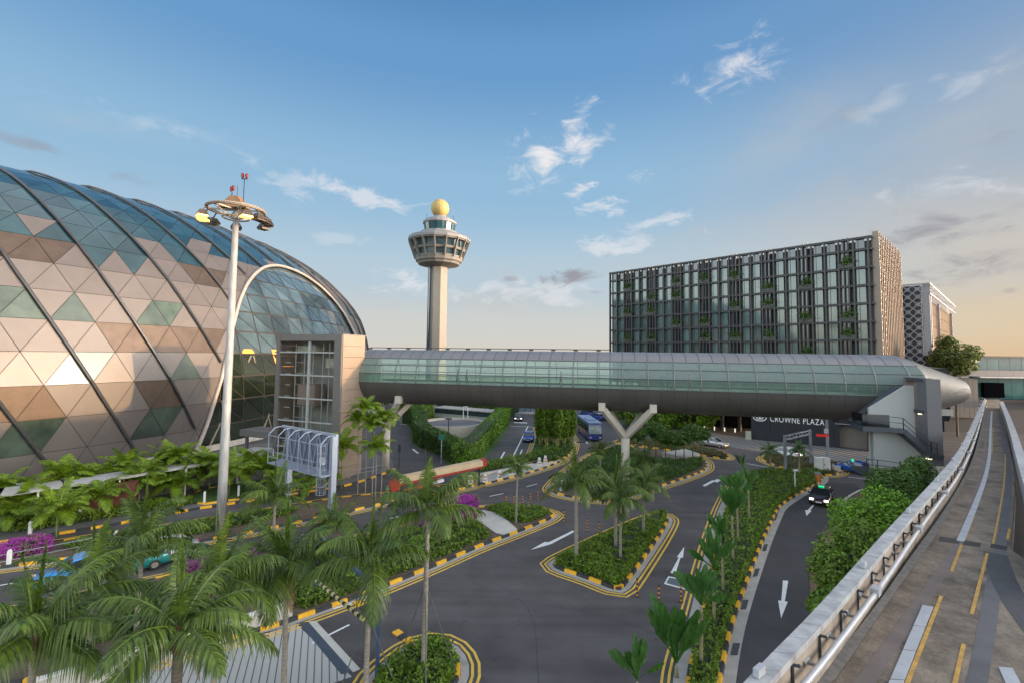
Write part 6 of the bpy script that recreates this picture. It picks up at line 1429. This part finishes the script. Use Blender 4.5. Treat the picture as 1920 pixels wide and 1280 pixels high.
# striped bollards
proto=None; spots=[(948.5,948.6,'farthest left in the row across the road mouth'),(964,948,'second in the row across the road mouth'),(980,947,'third in the row across the road mouth'),(994.5,942,'fourth in the row across the road mouth'),(1008.5,938.6,'fifth in the row across the road mouth'),(1022,934,'last in the row, next to the pointed hedge island'),(1058,978,'alone right of the square hedge tip'),(1101,995,'left of a pair above the triangular island'),(1124,1003,'right of a pair above the triangular island'),(1194.7,1118,'at the bottom corner of the triangular island'),(1235.6,1131,'in the lane below the manhole'),(1277,1128,'beside the manhole, half behind a fan palm')]
ora=mat('bollard_orange',(.75,.28,.03),.5,var=.1)
for i,(x,y,lab) in enumerate(spots):
    b=P(x,y); lab='slim black and orange striped bollard, '+lab
    if proto is None:
        r=thing('bollard',lab,'bollard',(b.x,b.y,0),0,'striped flexible bollards on the junction'); mb=MB()
        for k in range(8): mb.cur=k%2; mb.tube([(0,0,.05+k*.135),(0,0,.05+(k+1)*.135)],.055,8)
        mb.build('post',[ora,black],r); mb=MB(); mb.lathe([(.14,0),(.14,.03),(.06,.06)],n=10); mb.build('base',black,r); proto=r
    else: dup(proto,(b.x,b.y,0),0,lab)
# white posts of the railings
def post(x,y,h,label,w=.21,group='white concrete railing posts'):
    b=P(x,y); mb=MB(); mb.box((0,0,h*.47),(w,w*.8,h*.94),rz=.3); mb.box((0,0,h*.97),(w*.7,w*.55,h*.07),rz=.3); o=mb.build('railing_post',whitep); o.location=b; tag(o,label,'post',group); return b
A_=post(16,1062,1.15,'white railing post before the left magenta bougainvillea'); B_=post(217,1022,1.1,'white railing post left of the spear palm'); post(56,1000,1.0,'grey-white post on the left walkway',.2); post(150,974,1.0,'white post on the walkway below the canopy',.2)
post(132,1112,1.1,'white post in front of the sky blue car'); post(450,1056,1.15,'white post on the long island near the light mast'); post(383,944,1.2,'short white post at the grass edge left of the mast',.18); post(447,931,1.2,'short white post on the grass right of the mast',.18)
def railing(pts,label,posts=0,group=None):
    r=thing('cable_railing',label,'railing'); mb=MB()
    for a,b in zip(pts,pts[1:]):
        for h in(.45,.9): mb.bar(a+Zv*h,b+Zv*h,.035)
    mb.build('cables',steel,r); 
    if posts:
        for p in pts: mb=MB(); mb.bar(p,p+Zv*1.,.07); mb.build('post',steel,r)
    return r
railing([P(-60,1078),A_,B_,P(330,1000)],'two thin cables between the white posts by the left bougainvillea')
railing([P(0,985),P(56,976),P(150,960),P(260,944)],'thin grey rail along the walkway under the canopy, left',1)
railing([P(655,897),P(672,893),P(700,888),P(720,884)],'short grey railing at the foot of the lift tower',1)
# red and white barrier legs
for i,(x,y,lab) in enumerate(((909,905,'left of the road sign pole'),(936,899,'with red stripes, in the middle of the sidewalk'),(957.5,891,'right of the red striped one'),(882,909,'lowest, beside the beam post'),(1011,873,'near the end of the sidewalk'),(1022.5,869,'last before the slip road'))):
    b=P(x,y); r=thing('barrier_leg','white A-shaped barrier leg '+lab,'barrier',(b.x,b.y,0),.3,'white A-shaped barrier legs on the sidewalk'); mb=MB(); mb.add([(-.35,-.12,0),(.35,-.12,0),(.12,-.1,1.15),(-.12,-.1,1.15),(-.35,.12,0),(.35,.12,0),(.12,.1,1.15),(-.12,.1,1.15)],[(0,1,2,3),(5,4,7,6),(0,3,7,4),(1,5,6,2),(3,2,6,7)]); mb.build('frame',whitep,r)
    mb=MB(); mb.box((0,-.14,.75),(.26,.04,.18)); mb.box((0,-.15,.4),(.38,.04,.14)); mb.build('reflector',red_ if i==1 else mat('pale_red',(.5,.25,.22),.6) if i==0 else bpy.data.materials.get('pale_red') or red_,r)
railing([P(895,901),P(936,893),P(975,884),P(1010,874)],'two thin rails linking the white barrier legs on the sidewalk')
for x,y,lab in((1054,921,'white pointed traffic guard at the left tip of the hedge island'),(828,978,'white pointed guard left of the bougainvillea bloom'),(870,957,'pinkish pointed guard behind the bougainvillea bloom')):
    b=P(x,y); mb=MB(); mb.add([(-.3,-.2,0),(.3,-.2,0),(.3,.2,0),(-.3,.2,0),(-.08,0,1.25),(.08,0,1.25)],[(3,2,1,0),(0,1,5,4),(2,3,4,5),(1,2,5),(3,0,4)]); mb.box((0,-.19,.3),(.3,.03,.2)); o=mb.build('traffic_guard',whitep if 'pink' not in lab else mat('pinkish',(.6,.40,.36),.6)); o.location=b; tag(o,lab,'guard post')
# speed hump pieces
for (x0,y0,x1,y1,lab) in((668,1127,702,1156,'yellow and black rubber hump left of the blue post'),(741,1183,772,1205,'yellow and black rubber hump at the tip of the round hedge island')):
    a=P(x0,y0);b=P(x1,y1); mb=MB(); n=3
    for i in range(n): mb.cur=i%2; u=a.lerp(b,i/n);v=a.lerp(b,(i+1)/n); mb.bar(u+Zv*.03,v+Zv*.03,.42,.07)
    tag(mb.build('speed_hump',[yellow,black]),lab,'speed hump')
# low wall at the entrance
ew=thing('entrance_wall','low white wall along the entrance slab, behind the foreground palms','wall'); a=P(547,1158);b=P(434,1196);c=P(60,1318)
mb=MB(); mb.bar(a+Zv*.45,b+Zv*.45,.18,.9); mb.bar(b+Zv*.45,c+Zv*.45,.18,.9); mb.build('wall',concrete_l,ew); mb=MB(); mb.bar(a+Zv*.93,c+Zv*.93,.26,.07); mb.build('coping',whitep,ew)
# gantry by the cabinet
lg_=thing('low_gantry','small blue-grey steel portal gantry over the lane beside the white cabinet','gantry'); a=P(1473,889);b=P(1521,873)
mb=MB(); mb.bar(a,a+Zv*5.0,.26); mb.build('post',steel,lg_); mb=MB(); mb.bar(b,b+Zv*5.0,.26); mb.build('post',steel,lg_)
mb=MB(); mb.bar(a+Zv*4.9,b+Zv*4.9,.14); mb.bar(a+Zv*4.4,b+Zv*4.4,.14)
for i in range(8): u=a.lerp(b,i/8)+Zv*(4.4 if i%2 else 4.9); v=a.lerp(b,(i+1)/8)+Zv*(4.9 if i%2 else 4.4); mb.bar(u,v,.08)
mb.build('beam',steel,lg_)
b=P(1542,884); cb=thing('utility_cabinet','white metal utility cabinet on the low shrub island','cabinet',tuple(b),-.1); mb=MB(); mb.box((0,0,1.05),(1.7,.7,1.7)); mb.box((0,0,.1),(1.8,.8,.2)); mb.build('body',whitep,cb); mb=MB(); mb.box((0,-.36,1.05),(.03,.03,1.6)); mb.box((.1,-.37,1.1),(.12,.04,.12)); mb.build('door_seam',dark,cb)
b=P(1553,880); lp=thing('grey_pole','tall plain grey pole between the cabinet and the hotel wall','pole',tuple(b)); mb=MB(); mb.tube([(0,0,0),(0,0,9)],[.2,.17],10); mb.build('shaft',steel,lp); mb=MB(); mb.box((-.3,-.25,5.2),(.5,.1,.6)); mb.build('notice_board',whitep,lp)
b=P(1491,920); cc_=thing('camera_post','thin white post with a small camera head in the hedge','camera post',tuple(b)); mb=MB(); mb.tube([(0,0,0),(0,0,2.2)],.06,8); mb.build('post',whitep,cc_); mb=MB(); mb.box((.05,-.1,2.35),(.55,.2,.2),rz=.2); mb.lathe([(.12,2.2),(.14,2.3),(.02,2.42)],n=8); mb.build('camera_head',whitep,cc_)
b=P(1533,905); bx_=thing('fare_terminal','orange and grey terminal box at the corner of the hedge island','terminal box',tuple(b)); mb=MB(); mb.box((0,0,.55),(.4,.35,1.1)); mb.build('body',mat('orange_box',(.55,.18,.05),.5),bx_); mb=MB(); mb.box((0,0,1.2),(.5,.45,.2)); mb.build('cap',steel,bx_)
b=P(1568,885); bb2=thing('pump_box','small beige box beside the white cabinet','box',tuple(b)); mb=MB(); mb.box((0,0,.45),(.8,.6,.9)); mb.build('body',concrete_l,bb2); mb=MB(); mb.tube([(0,0,.9),(0,0,1.5)],.06,6); mb.build('pipe',dark,bb2)
b=P(1415,1000); 
b=P(827,868); gsn=thing('green_sign','small green sign on a pole against the dark hedge','sign',tuple(b)); mb=MB(); mb.tube([(0,0,0),(0,0,3.9)],.07,6); mb.build('pole',steel,gsn); mb=MB(); mb.box((0,-.1,3.6),(.8,.06,.7)); mb.build('panel',mat('sign_green',(.02,.18,.12),.5),gsn)
for x,y,z,lab in((840,852,5.2,'dark street lamp over the hedge left of the tank'),(792,840,5.6,'dark slim lamp post beside the curved road')):
    b=P(x,y); r=thing('street_lamp',lab,'street lamp',tuple(b)); mb=MB(); mb.tube([(0,0,0),(0,0,z)],.08,6); mb.build('post',dark,r); mb=MB(); mb.box((0,0,z+.1),(1.0,.3,.2)); mb.build('lamp_head',dark,r)
b=P(748,878); r=thing('traffic_signal','dark traffic signal head on a post beside the left column','traffic signal',tuple(b)); mb=MB(); mb.tube([(0,0,0),(0,0,2.2)],.06,6); mb.build('post',dark,r); mb=MB(); mb.box((0,0,2.6),(.35,.3,1.0)); mb.build('signal_head',black,r)
for dx,dy in((.7,.5),(-.8,.3),(.1,-.9)):
    pass
t=PD(801,958,22); b0=Vector((t.x,t.y,0))
for i,(dx,dy,lab) in enumerate(((1.5,.6,'right prop stick of the tallest palm'),(-1.5,.5,'left prop stick of the tallest palm'),(.4,-1.5,'front prop stick of the tallest palm'))):
    mb=MB(); mb.tube([b0+Vector((dx,dy,0)),b0+Vector((dx*.06,dy*.06,4.2))],.028,6); tag(mb.build('prop_stick',mat('stick_green',(.10,.12,.09),.6) if i==0 else bpy.data.materials['stick_green']),lab,'prop stick','prop sticks round the palm trunks')
t=PD(693,1050,21); b0=Vector((t.x,t.y,0))
for i,(dx,dy,lab) in enumerate(((1.3,.5,'right prop stick of the palm over the striped bar'),(-1.3,.3,'left prop stick of the palm over the striped bar'))):
    mb=MB(); mb.tube([b0+Vector((dx,dy,0)),b0+Vector((dx*.06,dy*.06,3.4))],.028,6); tag(mb.build('prop_stick',bpy.data.materials['stick_green']),lab,'prop stick','prop sticks round the palm trunks')
# people on the bridge
clothd=mat('dark_clothes',(.02,.025,.04),.8,var=.2); clothb=mat('blue_clothes',(.03,.06,.16),.8,var=.2); clothr=mat('red_clothes',(.35,.05,.04),.8,var=.2); skin=mat('skin',(.35,.20,.13),.6,var=0); hairm=mat('hair',(.015,.01,.01),.7,var=0)
def person(loc,rz,m,label):
    root=thing('person',label,'person',tuple(loc),rz,'people walking on the footbridge')
    J=[((0,0,.95),.14),((0,0,1.2),.13),((0,0,1.42),.15),((0,0,1.52),.06),((0,.01,1.64),.10),((0,.01,1.72),.08),
       ((.10,0,.88),.09),((.12,.12,.48),.065),((.12,-.02,.06),.045),((.12,.10,.03),.04),((-.10,0,.88),.09),((-.12,-.12,.48),.065),((-.12,-.22,.08),.045),((-.12,-.10,.03),.04),
       ((.20,0,1.42),.06),((.24,-.08,1.12),.045),((.24,.08,.88),.032),((.24,.12,.78),.03),((-.20,0,1.42),.06),((-.24,.06,1.12),.045),((-.24,.2,.9),.032),((-.24,.25,.81),.03)]
    E_=[(0,1),(1,2),(2,3),(3,4),(4,5),(0,6),(6,7),(7,8),(8,9),(0,10),(10,11),(11,12),(12,13),(2,14),(14,15),(15,16),(16,17),(2,18),(18,19),(19,20),(20,21)]
    me=bpy.data.meshes.new('body'); me.from_pydata([j[0] for j in J],E_,[]); o=bpy.data.objects.new('body',me); COL.objects.link(o)
    md=o.modifiers.new('s','SKIN'); o.modifiers.new('u','SUBSURF').levels=1
    for v,j in zip(me.skin_vertices[0].data if me.skin_vertices else [],J): v.radius=(j[1],j[1]*.8)
    bpy.context.view_layer.update()
    if me.skin_vertices: me.skin_vertices[0].data[0].use_root=True
    m2=bpy.data.meshes.new_from_object(o.evaluated_get(bpy.context.evaluated_depsgraph_get())); bpy.data.objects.remove(o)
    m2.materials.clear(); m2.materials.append(m); m2.materials.append(skin)
    for p in m2.polygons:
        if p.center.z>1.5 or (abs(p.center.x)>.2 and p.center.z<.87 and p.center.z>.7): p.material_index=1
    b=bpy.data.objects.new('body',m2); COL.objects.link(b); b.parent=root
    mb=MB(); mb.lathe([(.02,1.60),(.095,1.66),(.10,1.72),(.06,1.80),(.01,1.82)],(0,-.02,0),10); mb.build('hair',hairm,root)
def bp(px): 
    X=px-960; y=57.4/(1+.000253*X); return Vector((X*y/870,y,11.22))+bn*1.6
for px_,m_,lab in((868,clothb,'person in blue walking in the left part of the footbridge'),(884,clothd,'person in dark clothes right behind the one in blue on the footbridge'),(1055,clothr,'person in red near the centre left of the footbridge'),(1238,clothd,'person in dark clothes in the middle of the footbridge'),(1250,clothb,'person beside the dark-clothed one in the middle of the footbridge'),(1288,clothr,'person in a red top right of the middle pair on the footbridge')):
    person(bp(px_),R_(100),m_,lab)
